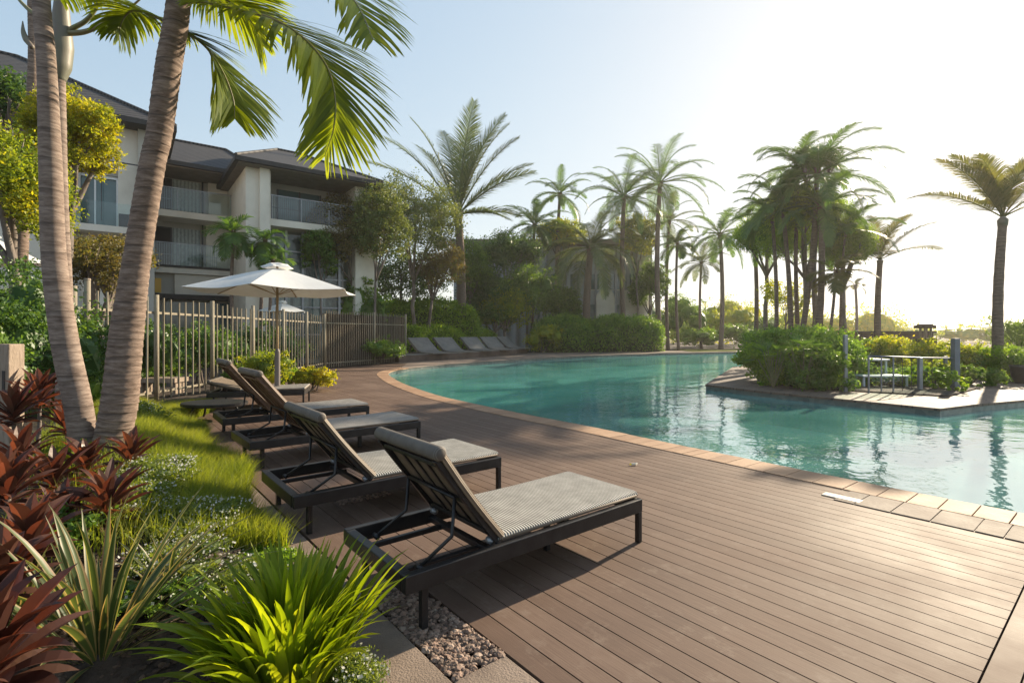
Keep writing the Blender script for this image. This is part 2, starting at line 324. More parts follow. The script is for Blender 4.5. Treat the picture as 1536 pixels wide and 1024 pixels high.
def mosaicmat():
    m, nt, N, L = newmat('pool_wall_mosaic')
    tc = N('ShaderNodeTexCoord'); vo = N('ShaderNodeTexVoronoi', i_Scale=7.0); L(tc.outputs['Object'], vo.inputs['Vector'])
    r = ramp(N, [(0, (.055, .085, .085)), (1, (.15, .18, .17))]); L(vo.outputs['Color'], r.inputs[0])
    b = N('ShaderNodeBsdfPrincipled', i_Roughness=.3); L(r.outputs[0], b.inputs['Base Color'])
    out = N('ShaderNodeOutputMaterial'); L(b.outputs[0], out.inputs[0]); return m
m_mosaic = mosaicmat()

# ------------------------------------------------------------------ curves / pool outline
def catmull(P, n, closed=False):
    P = [Vector((p[0], p[1], 0)) for p in P]; out = []
    m = len(P); rngi = range(m if closed else m-1)
    for i in rngi:
        a = P[(i-1) % m] if closed or i > 0 else P[0]*2-P[1]
        b = P[i]; c = P[(i+1) % m]; d = P[(i+2) % m] if closed or i+2 < m else P[m-1]*2-P[m-2]
        k = max(2, int((c-b).length/n))
        for j in range(k):
            t = j/k
            out.append(.5*((2*b)+(c-a)*t+(2*a-5*b+4*c-d)*t*t+(3*b-a-3*c+d)*t**3))
    if not closed: out.append(P[-1])
    return out
near_edge = catmull([(-5.1, 25.1), (-5.42, 23.4), (-5.25, 21.6), (-4.6, 19.6), (-3.6, 17.1), (-2.1, 14.1), (-.97, 12.4), (.27, 10.7), (1.45, 9.25), (2.45, 7.85), (3.24, 6.80), (3.73, 6.14), (4.27, 5.44), (4.8, 4.8), (5.9, 3.35), (6.9, 1.9), (7.7, .3)], .45)
far_edge = catmull([(19, 46.6), (14.2, 44.6), (9.98, 42.1), (6.4, 39.6), (2.17, 36.0), (-1.35, 31.5), (-4.0, 27.6), (-5.1, 25.1)], .9)
pool = near_edge+[Vector((8.2, -.8, 0)), Vector((30, -.8, 0)), Vector((30, 50, 0)), Vector((23, 48, 0))]+far_edge[:-1]
def offset(L_, d):
    out = []
    for i, p in enumerate(L_):
        t = (L_[min(i+1, len(L_)-1)]-L_[max(i-1, 0)]).normalized(); out.append(p+Vector((t.y, -t.x, 0))*d)
    return out
near_out = offset(near_edge, -.44)      # deck side
# orientation check: outer must be further left
if near_out[20].x > near_edge[20].x: near_out = offset(near_edge, .44)
s_ = 1 if (near_out[20]-near_edge[20]).dot(offset(near_edge, 1)[20]-near_edge[20]) > 0 else -1
near_out2 = offset(near_edge, s_*.90)
far_out = offset(far_edge, s_*-.4)
if far_out[10].y < far_edge[10].y: far_out = offset(far_edge, s_*.4)
WL = -.17

# ground: one sheet to the horizon with the pool as a hole
g = MB(); outer = [Vector(p) for p in ((-900, -60, 0), (900, -60, 0), (900, 1000, 0), (-900, 1000, 0))]
g_all = outer+pool
for p in g_all: g.v.append((p.x, p.y, -.035))
for t in tessellate_polygon([outer, pool]): g.f.append(tuple(t))
g.build('ground', m_soil, recalc=True, kind='structure')
# pool basin
pf = MB(); n = len(pool)
for p in pool: pf.v.append((p.x, p.y, -.95))
for t in tessellate_polygon([pool]): pf.f.append(tuple(t))
pf.build('pool_floor', m_poolfloor, recalc=True, kind='structure')
pw = MB()
for i in range(n):
    a = pool[i]; b = pool[(i+1) % n]
    pw.add([(a.x, a.y, -.96), (b.x, b.y, -.96), (b.x, b.y, -.03), (a.x, a.y, -.03)], [(0, 1, 2, 3)])
pw.build('pool_wall', m_mosaic, kind='structure')
w = MB()
for p in pool: w.v.append((p.x, p.y, WL))
for t in tessellate_polygon([pool]): w.f.append(tuple(t))
w.build('pool_water', m_water, recalc=True, kind='structure')

# ------------------------------------------------------------------ deck of separate boards
deck_poly = [uv(.335, -7), uv(.335, .0), uv(.012, .0), uv(.012, 9.6), Vector((-8.45, 12.6, 0)), Vector((-8.9, 24.5, 0)), Vector((-7.4, 28, 0)), Vector((-5.9, 28.5, 0))]
i0 = 0
deck_poly += [p for p in near_out]+[Vector((8.4, -2.2, 0))]
bm = bmesh.new()
vs = [bm.verts.new((p.x, p.y, 0)) for p in deck_poly]
for t in tessellate_polygon([deck_poly]): bm.faces.new([vs[i] for i in t])
bmesh.ops.dissolve_limit(bm, angle_limit=.01, verts=bm.verts[:], edges=bm.edges[:])
us = [touv(p)[0] for p in deck_poly]; vv = [touv(p)[1] for p in deck_poly]
PITCH = .148; GAP = .0085
def cut(nrm, pt):
    bmesh.ops.bisect_plane(bm, geom=bm.verts[:]+bm.edges[:]+bm.faces[:], plane_co=pt, plane_no=nrm, dist=1e-5)
k = math.floor(min(us)/PITCH)
while k*PITCH < max(us):
    for e in (-GAP/2, GAP/2): cut(UH, uv(.335+k*PITCH+e, 0))
    k += 1
for v0 in (-2.655, -2.645, -2.785, -2.777): cut(VH, uv(0, v0))
kill = []
for f in bm.faces:
    c = f.calc_center_median(); u, v = touv(c)
    fr = ((u-.335)/PITCH) % 1.0
    if -2.777 < v < -2.655: continue
    if fr < GAP/2/PITCH or fr > 1-GAP/2/PITCH or (-2.655 < v < -2.645) or (-2.785 < v < -2.777): kill.append(f)
bmesh.ops.delete(bm, geom=kill, context='FACES')
ex = bmesh.ops.extrude_face_region(bm, geom=bm.faces[:])
bmesh.ops.translate(bm, verts=[v for v in ex['geom'] if isinstance(v, bmesh.types.BMVert)], vec=(0, 0, -.022))
bmesh.ops.recalc_face_normals(bm, faces=bm.faces)
me = bpy.data.meshes.new('pool_deck'); bm.to_mesh(me); bm.free(); me.materials.append(m_deck)
o = bpy.data.objects.new('pool_deck', me); C.objects.link(o); tag(o, kind='structure')

# coping tiles
def tiles(A, B, step, z0, z1, gap=.008, skip=0):
    mb = MB(); L_ = 0; st = None; i = 0
    # resample both polylines on common parameter
    acc = [0]
    for i in range(1, len(A)): acc.append(acc[-1]+(A[i]-A[i-1]).length)
    def samp(P, d):
        for i in range(1, len(acc)):
            if acc[i] >= d: t = (d-acc[i-1])/(acc[i]-acc[i-1]); return P[i-1].lerp(P[i], t)
        return P[-1]
    d = skip
    while d < acc[-1]-.05:
        w_ = step*random.choice((1, 1, 1, .62, 1.25)); e = min(acc[-1], d+w_)
        a0, a1, b0, b1 = samp(A, d+gap/2), samp(A, e-gap/2), samp(B, d+gap/2), samp(B, e-gap/2)
        dz = random.uniform(-.0015, .0015)
        q = [a0, a1, b1, b0]
        mb.add([(p.x, p.y, z) for z in (z0, z1+dz) for p in q], [(0,3,2,1), (4,5,6,7), (0,1,5,4), (1,2,6,5), (2,3,7,6), (3,0,4,7)])
        d = e
    return mb
tin = offset(near_edge, -s_*.03)
tl = tiles(near_out, tin, .25, -.03, .010); tl.build('coping', m_coping, recalc=True, bevel=.004, kind='structure')
sk = sum((near_out[i]-near_out[i-1]).length for i in range(1, len(near_out)) if near_out[i].y > 5.55)
t2 = tiles(near_out2, offset(near_edge, s_*.448), .30, -.02, .0085, skip=sum((near_out2[i]-near_out2[i-1]).length for i in range(1, len(near_out2)) if near_out2[i].y > 5.0))
t2.build('deck_tile_row', m_greytile, recalc=True, bevel=.003, kind='structure')
tf = tiles(far_out, offset(far_edge, (0.03 if (offset(far_edge, 1)[10]-far_edge[10]).dot(far_out[10]-far_edge[10]) < 0 else -.03)), .8, -.03, .014)
tf.build('far_coping', m_coping_far, recalc=True, bevel=.006, kind='structure')
pv = MB()
pp = [Vector((-5.9, 28.6, 0)), Vector((-7.6, 30, 0)), Vector((-7.6, 33, 0)), Vector((-3, 40, 0)), Vector((2.5, 48, 0)), Vector((30, 52, 0)), Vector((30, 49.5, 0))]+[p for p in far_out]
pv.prism([(p.x, p.y) for p in pp], -.03, .004)
pv.build('far_paving', m_paving, kind='structure')
dr = MB(); dr.prism([(7.2, 44.0), (15, 46.5), (15, 45.9), (7.4, 43.4)], .0, .012); dr.build('drain_channel', m_fascia, kind='structure')
lw = MB(); lw.prism([(16.5, 46.9), (21, 48.4), (24, 54), (17.0, 54)], .0, .05); lw.build('lawn', m_grass, kind='structure')
# border pavers & gravel
bp_ = MB()
def uvbox(mb, u0, u1, v0, v1, z0, z1):
    mb.add([tuple(uv(u, v, z)) for z in (z0, z1) for u, v in ((u0, v0), (u1, v0), (u1, v1), (u0, v1))], [(0,3,2,1), (4,5,6,7), (0,1,5,4), (1,2,6,5), (2,3,7,6), (3,0,4,7)])
v = -4.2
for (a, b) in ((-4.2, -2.3), (-2.29, -.2), (-.19, 1.6), (1.61, 3.4), (3.41, 5.2), (5.21, 7.4), (7.41, 9.6)): uvbox(bp_, -.52, -.008, a, b, -.03, -.002)
for a in (-1.50, -1.98, -2.46, -2.94): uvbox(bp_, .004, .325, a+.006, a+.474, -.03, -.004)
bp_.build('border_path', m_border, bevel=.004, kind='structure')

def pebbles(mb, pts, smin, smax, flat=.65):
    ico = bmesh.new(); bmesh.ops.create_icosphere(ico, subdivisions=1, radius=1)
    V0 = np.array([v.co[:] for v in ico.verts]); F0 = np.array([[v.index for v in f.verts] for f in ico.faces]); ico.free()
    for p in pts:
        s = rng.uniform(smin, smax)*np.array([rng.uniform(.7, 1.3), rng.uniform(.7, 1.3), flat*rng.uniform(.7, 1.2)])
        V = V0*(1+rng.normal(0, .12, (len(V0), 1)))*s
        q = Matrix.Rotation(rng.uniform(0, 6.28), 3, 'Z')@Matrix.Rotation(rng.uniform(-.5, .5), 3, 'X')
        mb.raw(V@np.array(q).T+np.array(p), F0)
pe = MB(); pts = []
for _ in range(2100): u = rng.uniform(.01, .325); v = rng.uniform(-1.02, .0); pts.append(uv(u, v, rng.uniform(-.022, -.002)))
pebbles(pe, pts, .008, .022)
pe.build('gravel', m_gravel, smooth=False, kind='stuff', label='strip of brown and pink gravel beside the nearest sun lounger', cat='gravel')

# ------------------------------------------------------------------ garden bed (height field)
def bedz(u, v):
    z = .30*(1-math.exp(-max(0, -u-.35)*2.2))
    z += .10*math.exp(-((u+.95)**2/.5+(v-5)**2/14))
    z += .06*noise.noise(Vector((u*1.3, v*1.3, 0)))*min(1, max(0, -u-.3)*2)
    if v < 1.2: z *= max(.15, 1-(1.2-v)*.55)
    return max(-.01, z)+.002
gb = MB(); gu = np.arange(-13, -.49, .18); gv = np.arange(-5, 13.0, .18)
for u in gu:
    for v in gv: gb.v.append(tuple(uv(u, v, bedz(u, v))))
nv = len(gv)
for i in range(len(gu)-1):
    for j in range(nv-1): gb.f.append((i*nv+j, (i+1)*nv+j, (i+1)*nv+j+1, i*nv+j+1))
gb.build('garden_bed', m_soil, smooth=True, kind='structure')

# grass blades
def blades(P, hmin, hmax, wd, lean=.5):
    n = len(P); P = np.array(P); a = rng.uniform(0, 6.283, n); h = rng.uniform(hmin, hmax, n); w = wd*rng.uniform(.7, 1.3, n)
    dx = np.cos(a)*w; dy = np.sin(a)*w; b = rng.uniform(0, 6.283, n); l = rng.uniform(.05, lean, n)*h
    V = np.zeros((n, 5, 3)); V[:, 0] = P; V[:, 1] = P; V[:, 0, 0] -= dx; V[:, 0, 1] -= dy; V[:, 1, 0] += dx; V[:, 1, 1] += dy
    M_ = P.copy(); M_[:, 0] += np.cos(b)*l*.35; M_[:, 1] += np.sin(b)*l*.35; M_[:, 2] += h*.6
    V[:, 2] = M_; V[:, 2, 0] += dx*.7; V[:, 2, 1] += dy*.7; V[:, 3] = M_; V[:, 3, 0] -= dx*.7; V[:, 3, 1] -= dy*.7
    V[:, 4] = P; V[:, 4, 0] += np.cos(b)*l; V[:, 4, 1] += np.sin(b)*l; V[:, 4, 2] += h
    idx = np.arange(n)[:, None]*5
    Q = idx+np.array([[0, 1, 2, 3]]); T = idx+np.array([[3, 2, 4]])
    return V.reshape(-1, 3), Q, T
gm = MB(); P = []
while len(P) < 90000:
    v = rng.uniform(1.0, 10.3); edge = -.02+.12*math.sin(v*2.1)-.25*math.exp(-((v-1.2)/.8)**2)+(.35*max(0, v-8))
    u = edge-abs(rng.normal(0, 1))*.75-.05
    if u < -1.9: continue
    if v < 3.6 and u < -.62-.10*(v-1) and rng.random() < .8: continue
    k_ = noise.noise(Vector((u*3, v*3, 2)))
    if rng.random() > .75+k_: continue
    p = uv(u, v, 0); z = bedz(u, v)-.01
    if u > -.5: z = max(z, 0)
    P.append((p.x, p.y, z))
P = np.array(P); 
V, Q, T = blades(P, .12, .30, .0030, .9)
# shorten at path edge
gm.v = list(map(tuple, V.tolist())); gm.f = list(map(tuple, Q.tolist()))+list(map(tuple, T.tolist()))
gm.build('grass', m_grass, kind='stuff', label='soft sunlit green grass mound along the deck edge', cat='grass')

GCL = P[rng.random(len(P)) < .3]
# ------------------------------------------------------------------ foliage helpers
def leaf_quads(Pc, D, size, asp=.45):
    """rhombic leaves at Pc with direction D"""
    n = len(Pc); D = D/np.linalg.norm(D, axis=1, keepdims=True)
    W = np.cross(D, rng.normal(0, 1, (n, 3))); W /= np.linalg.norm(W, axis=1, keepdims=True)
    s = size*rng.uniform(.6, 1.3, (n, 1))
    V = np.zeros((n, 4, 3)); V[:, 0] = Pc-D*s*.5; V[:, 1] = Pc+W*s*asp*.5; V[:, 2] = Pc+D*s*.5; V[:, 3] = Pc-W*s*asp*.5
    return V.reshape(-1, 3), np.arange(n*4).reshape(n, 4)
def clump_crown(mb, blobs, nleaf, size, clump=.28, asp=.5, per=26, up=.0):
    """blobs: (cx,cy,cz,rx,ry,rz). leaves gathered in clumps spread in the shell of every blob"""
    vol = sum((b[3]*b[4]*b[5])**(2/3) for b in blobs)
    for b in blobs:
        nb = int(nleaf*(b[3]*b[4]*b[5])**(2/3)/vol); nc = max(4, nb//per)
        d = rng.normal(0, 1, (nc, 3)); d /= np.linalg.norm(d, axis=1, keepdims=True)
        r = rng.uniform(.35, 1.0, (nc, 1))**.55*rng.uniform(.85, 1.12, (nc, 1))
        rad = np.array(b[3:6]); cc = np.array(b[:3])+d*r*rad
        cr = clump*min(rad)*rng.uniform(.6, 1.3, nc)
        k = rng.integers(0, nc, nb)
        q = rng.normal(0, 1, (nb, 3))*.55; P_ = cc[k]+q*cr[k][:, None]*np.array([1, 1, .75])
        D = rng.normal(0, 1, (nb, 3))+d[k]*.5; D[:, 2] += up
        V, Fq = leaf_quads(P_, D, size, asp); mb.raw(V, Fq)
def core(mb, blobs, sc=.72):
    ico = bmesh.new(); bmesh.ops.create_icosphere(ico, subdivisions=2, radius=1)
    V0 = np.array([v.co[:] for v in ico.verts]); F0 = np.array([[v.index for v in f.verts] for f in ico.faces]); ico.free()
    for b in blobs:
        V = V0*(sc+rng.normal(0, .07, (len(V0), 1)))*np.array(b[3:6])+np.array(b[:3]); mb.raw(V, F0)
def limb(mb, p, q, r0, r1, n=7, seg=6, wob=.06):
    p = Vector(p); q = Vector(q); L_ = (q-p).length; pts = []
    for i in range(seg+1):
        t = i/seg; c = p.lerp(q, t)
        if 0 < i < seg: c += Vector((random.uniform(-1, 1), random.uniform(-1, 1), random.uniform(-.3, .3)))*wob*L_*.35*math.sin(math.pi*t)
        pts.append(c)
    mb.tube(pts, [r0+(r1-r0)*i/seg for i in range(seg+1)], n)
    return pts
def tree(base, blobs, mat, nleaf, size, label, trunk_r=.15, name='tree', cat='tree', group=None, clump=.3, forks=4, bark=None, coreit=False, per=26, asp=.5):
    root = thing(name, base, label, cat, group); b = Vector(base)
    tr = MB(); c = Vector(np.mean([x[:3] for x in blobs], axis=0)); low = min(x[2]-x[5] for x in blobs)
    fork = Vector((b.x+(c.x-b.x)*.35, b.y, b.z+(max(low, b.z+.4)-b.z)*.8))
    limb(tr, b-Vector((0, 0, .05)), fork, trunk_r, trunk_r*.75)
    for x in sorted(blobs, key=lambda x: -x[3])[:forks+2]:
        cc = Vector(x[:3]); pts = limb(tr, fork, cc, trunk_r*.6, trunk_r*.18)
        for _ in range(3):
            q = cc+Vector((random.uniform(-1, 1)*x[3], random.uniform(-1, 1)*x[4], random.uniform(-.2, 1)*x[5]))*.8
            limb(tr, pts[4], q, trunk_r*.22, trunk_r*.06, 5, 4)
    tr.build('trunk', bark or m_bark_tree, root, smooth=True)
    cr = MB(); clump_crown(cr, blobs, nleaf, size, clump, asp, per)
    if coreit: core(cr, blobs, .4)
    cr.build('crown', mat, root)
    return root
def blobs_around(cx, cy, cz, rx, ry, rz, n=7, f=.5):
    out = []
    for i in range(n):
        a = 2*math.pi*i/n+random.uniform(-.3, .3); e = random.uniform(-.55, .75); r = random.uniform(.5, .72)
        out.append((cx+math.cos(a)*math.cos(e)*rx*r, cy+math.sin(a)*math.cos(e)*ry*r, cz+math.sin(e)*rz*r, rx*f*random.uniform(.8, 1.2), ry*f*random.uniform(.8, 1.2), rz*f*random.uniform(.8, 1.2)))
    out.append((cx, cy, cz+rz*.35, rx*.55, ry*.55, rz*.5))
    return out
def shrub(px, pb, D, wpx, ytop, mat, label, nleaf=1800, size=.09, depth=None, name='shrub', cat='shrub', group=None, clump=.35, coreit=True, h0=0.0, flowers=None, n=7, asp=.5, stems=True, low=False):
    """px centre, ground at D, half width wpx and top at ytop in the picture"""
    rx = wpx/F*D; top = H-(ytop-500)/F*D; ry = depth or rx*.8; X = (px-768)/F*D
    hgt = top-h0; root = thing(name, (X, D, h0), label, cat, group)
    bl = blobs_around(X, D, h0+hgt*.5, rx, ry, hgt*.5, n, .55)
    bl = [(b[0], b[1], max(b[2], h0+b[5]*.7), b[3], b[4], b[5]) for b in bl]
    if low: bl += [(X+k*rx*.55, D-ry*.5, h0+hgt*.2, rx*.42, ry*.5, hgt*.24) for k in (-1, 0, 1)]
    cr = MB(); clump_crown(cr, bl, nleaf, size, clump, asp)
    if coreit: core(cr, bl, .5)
    cr.build('foliage', mat, root)
    if stems:
        st = MB()
        for _ in range(5): limb(st, (X+random.uniform(-.15, .15)*rx, D+random.uniform(-.1, .1), h0-.03), (X+random.uniform(-.6, .6)*rx, D+random.uniform(-.5, .5)*ry, h0+hgt*.6), .02+.008*hgt, .01, 5, 4)
        st.build('stem', m_bark_tree, root)
    if flowers:
        fl = MB(); nb = flowers; P_ = []
        for b in bl:
            d = rng.normal(0, 1, (nb//len(bl), 3)); d[:, 2] = np.abs(d[:, 2]); d /= np.linalg.norm(d, axis=1, keepdims=True)
            P_.append(np.array(b[:3])+d*np.array(b[3:6])*rng.uniform(.95, 1.12, (len(d), 1)))
        P_ = np.concatenate(P_); V, Fq = leaf_quads(P_, rng.normal(0, 1, (len(P_), 3)), .017, 1.0); fl.raw(V, Fq)
        fl.build('flowers', m_white_petal, root)
    return root
def hedge(poly, z1, mat, label, nleaf, size, z0=0.0, name='hedge', group=None, lump=.12):
    """box-like hedge over a 4-corner plan, leaves on all sides and a lumpy inside"""
    a, b, c, d = [Vector((p[0], p[1], 0)) for p in poly]; ctr = (a+b+c+d)/4
    root = thing(name, (ctr.x, ctr.y, z0), label, 'hedge', group)
    mb = MB()
    nu = max(4, int((b-a).length/.5)); nw = max(3, int((d-a).length/.5)); nz = 5
    def pt(s, t): return (a.lerp(b, s)).lerp(d.lerp(c, s), t)
    def jit(p): 
        k = noise.noise(p*1.1)*lump*2; return p+Vector((k, k, k*.6))
    N_ = nleaf; s = rng.random(N_); t = rng.random(N_); zz = rng.random(N_); side = rng.random(N_)
    la = (b-a).length; lb = (d-a).length; hh = z1-z0; A_top = la*lb; A_f = la*hh; A_s = lb*hh; tot = A_top+2*A_f+2*A_s
    def surf(s, th, sc=1.0):
        k = max(.05, 1-abs(2*s-1)**(8 if la > 6 else 4))**.4; cx = math.cos(th); cz = math.sin(th)
        x = math.copysign(abs(cx)**.55, cx); z = abs(cz)**.55
        nz = noise.noise(Vector((a.x+s*la*.55, th*1.3, 1.7)))*.6+noise.noise(Vector((s*la*1.7, th*3, 5)))*.3
        r = sc*(1+lump*2.2*nz)
        q = pt(s, .5+.5*x*k*r); q.z = z0+hh*z*min(1, .45+.55*k)*(1+lump*1.1*nz)*(sc*.5+.5); return q
    ths = np.where(rng.random(N_) < .62, rng.uniform(math.pi*.5, math.pi, N_), rng.uniform(0, math.pi*.5, N_))
    P_ = np.array([surf(s[i], ths[i])[:] for i in range(N_)])
    P_ += rng.normal(0, size*.9, (N_, 3)); D = rng.normal(0, 1, (N_, 3)); D[:, 2] += .4
    P_[:, 2] = np.maximum(P_[:, 2], z0+.03)
    V, Fq = leaf_quads(P_, D, size, .6); mb.raw(V, Fq)
    co_ = MB(); ns = max(6, int(la/.8)); nt_ = 10
    for i in range(ns+1):
        for j in range(nt_+1): co_.v.append(surf(.02+.96*i/ns, math.pi*j/nt_, .80)[:])
    for i in range(ns):
        for j in range(nt_): co_.f.append((i*(nt_+1)+j, (i+1)*(nt_+1)+j, (i+1)*(nt_+1)+j+1, i*(nt_+1)+j+1))
    mb.build('foliage', mat, root); co_.build('branches', m_leafcore, root, smooth=True)
    return root
m_leafcore = solid('hedge_twigs', [(.02, .03, .010), (.05, .06, .02)], .95, 4, 6, 1, 20)

# ------------------------------------------------------------------ palms
def frond(mb, pts, Lmax, n, width, droop=.35, fwd=.7, lift=.25, stemr=.012, stem=None, sides=(1, -1), start=.12, segs=3, upref=None, prof=None, jit=.12):
    """rachis along pts with leaflets in pairs"""
    pts = [Vector(p) for p in pts]
    acc = [0]
    for i in range(1, len(pts)): acc.append(acc[-1]+(pts[i]-pts[i-1]).length)
    L_ = acc[-1]
    def samp(d):
        for i in range(1, len(acc)):
            if acc[i] >= d: return pts[i-1].lerp(pts[i], (d-acc[i-1])/max(1e-6, acc[i]-acc[i-1])), (pts[i]-pts[i-1]).normalized()
        return pts[-1], (pts[-1]-pts[-2]).normalized()
    for k in range(n):
        t = start+(1-start)*(k+.5)/n; p, T = samp(t*L_)
        up = upref or Vector((0, 0, 1)); Sd = T.cross(up)
        if Sd.length < .15: Sd = Vector((T.y, -T.x, 0)) if abs(T.x)+abs(T.y) > .05 else Vector((1, 0, 0))
        Sd.normalize(); Nn = Sd.cross(T).normalized()
        u = (t-start)/(1-start); pr = prof(u) if prof else max(.15, math.sin(math.pi*min(1, .16+.80*u))**.7)
        for sg in sides:
            l = Lmax*pr*random.uniform(.85, 1.08); fw = fwd+.5*u+random.uniform(-jit, jit)
            d = (Sd*sg+T*fw+Nn*(lift+random.uniform(-jit, jit))).normalized()
            q = p.copy(); w = width*(.7+.3*pr); rows = []
            nrm = d.cross(T).normalized() if d.cross(T).length > .05 else Nn
            for s in range(segs+1):
                side = nrm.cross(d).normalized(); ww = w*(.55, 1.0, .75, .0)[min(3, int(round(s*3/segs)))]
                if s == segs: rows.append((q,))
                else: rows.append((q-side*ww*.5, q+side*ww*.5))
                q = q+d*(l/segs); d = (d+Vector((0, 0, -1))*droop*(1.0+random.uniform(-.3, .3))*(s+1)/segs).normalized()
            b = len(mb.v)
            for r in rows:
                for c in r: mb.v.append(tuple(c))
            for s in range(segs-1): mb.f.append((b+2*s, b+2*s+1, b+2*s+3, b+2*s+2))
            mb.f.append((b+2*(segs-1), b+2*(segs-1)+1, b+2*segs))
    (stem or mb).tube(pts, [stemr*(1-.8*i/(len(pts)-1)) for i in range(len(pts))], 5)
def arc(p, az, el, L_, bend, n=9):
    p = Vector(p); out = [p.copy()]; e = el
    for i in range(n):
        d = Vector((math.cos(az)*math.cos(e), math.sin(az)*math.cos(e), math.sin(e))); p = p+d*(L_/n); out.append(p.copy()); e -= bend/n*(.5+1.2*i/n)
        e = max(e, -1.45)
    return out
def palm(px, py, D, bpx, Lf, label, mat, nf=16, wtr=.16, el=(1.35, -.5), bend=1.2, leaf=.5, nl=30, width=.045, bark=None, droop=.35, shaft=0.0, group='palms standing round the pool', fr=None, h0=0.0, name='palm_tree', bD=None, D2=None):
    if D2:
        k = D2/D; D = D2; bD = None; Lf *= k; wtr *= k; leaf *= k; width *= k; shaft *= k; fr = [(a, e, l*k) for a, e, l in fr] if fr else None
    top = at(px, py, D); base = Vector(((bpx-768)/F*(bD or D), bD or D, h0)); root = thing(name, base, label, 'palm tree', group)
    tr = MB(); ns = 26; pts = []; rad = []
    lean = (top-base)
    for i in range(ns+1):
        t = i/ns; p = base.lerp(top, t); cv = math.sin(math.pi*t)*.035*lean.length*(1 if (px+bpx) % 2 else -1)*.5
        pts.append(p+Vector((cv, 0, -.05 if i == 0 else 0))); rad.append(wtr*(1.25-.35*t if t > .06 else 1.5-.25*t/.06)*(1+.03*((i*7) % 3-1)))
    tr.tube(pts, rad, 10); tr.build('trunk', bark or m_bark_far, root, smooth=True)
    if shaft:
        sh = MB(); sh.tube([top-Vector((0, 0, .1)), top+Vector((0, 0, shaft*.5)), top+Vector((0, 0, shaft))], [wtr*1.02, wtr*1.15, wtr*.5], 8); sh.build('crownshaft', m_shaft, root, smooth=True); top = top+Vector((0, 0, shaft*.9))
    else:
        sh = MB()
        for k in range(9):
            a = k*2.4; sh.tube([top+Vector((math.cos(a)*wtr*.6, math.sin(a)*wtr*.6, -.35)), top+Vector((math.cos(a)*wtr*1.3, math.sin(a)*wtr*1.3, .25))], [wtr*.5, wtr*.15], 5)
        sh.build('leaf_base', m_boot, root)
    cr = MB()
    specs = fr or []
    if not fr:
        for k in range(nf):
            t = (k+.5)/nf; specs.append((k*2.399+random.uniform(-.25, .25), el[0]+(el[1]-el[0])*t**.9+random.uniform(-.12, .12), Lf*random.uniform(.82, 1.1)))
    for (az, e, L_) in specs:
        frond(cr, arc(top, az, e, L_, bend*random.uniform(.8, 1.2)), leaf*random.uniform(.85, 1.1), nl, width, droop=droop, lift=.15, stemr=.03*Lf/3, segs=2 if D > 30 else 3)
    cr.build('crown', mat, root)
    return root
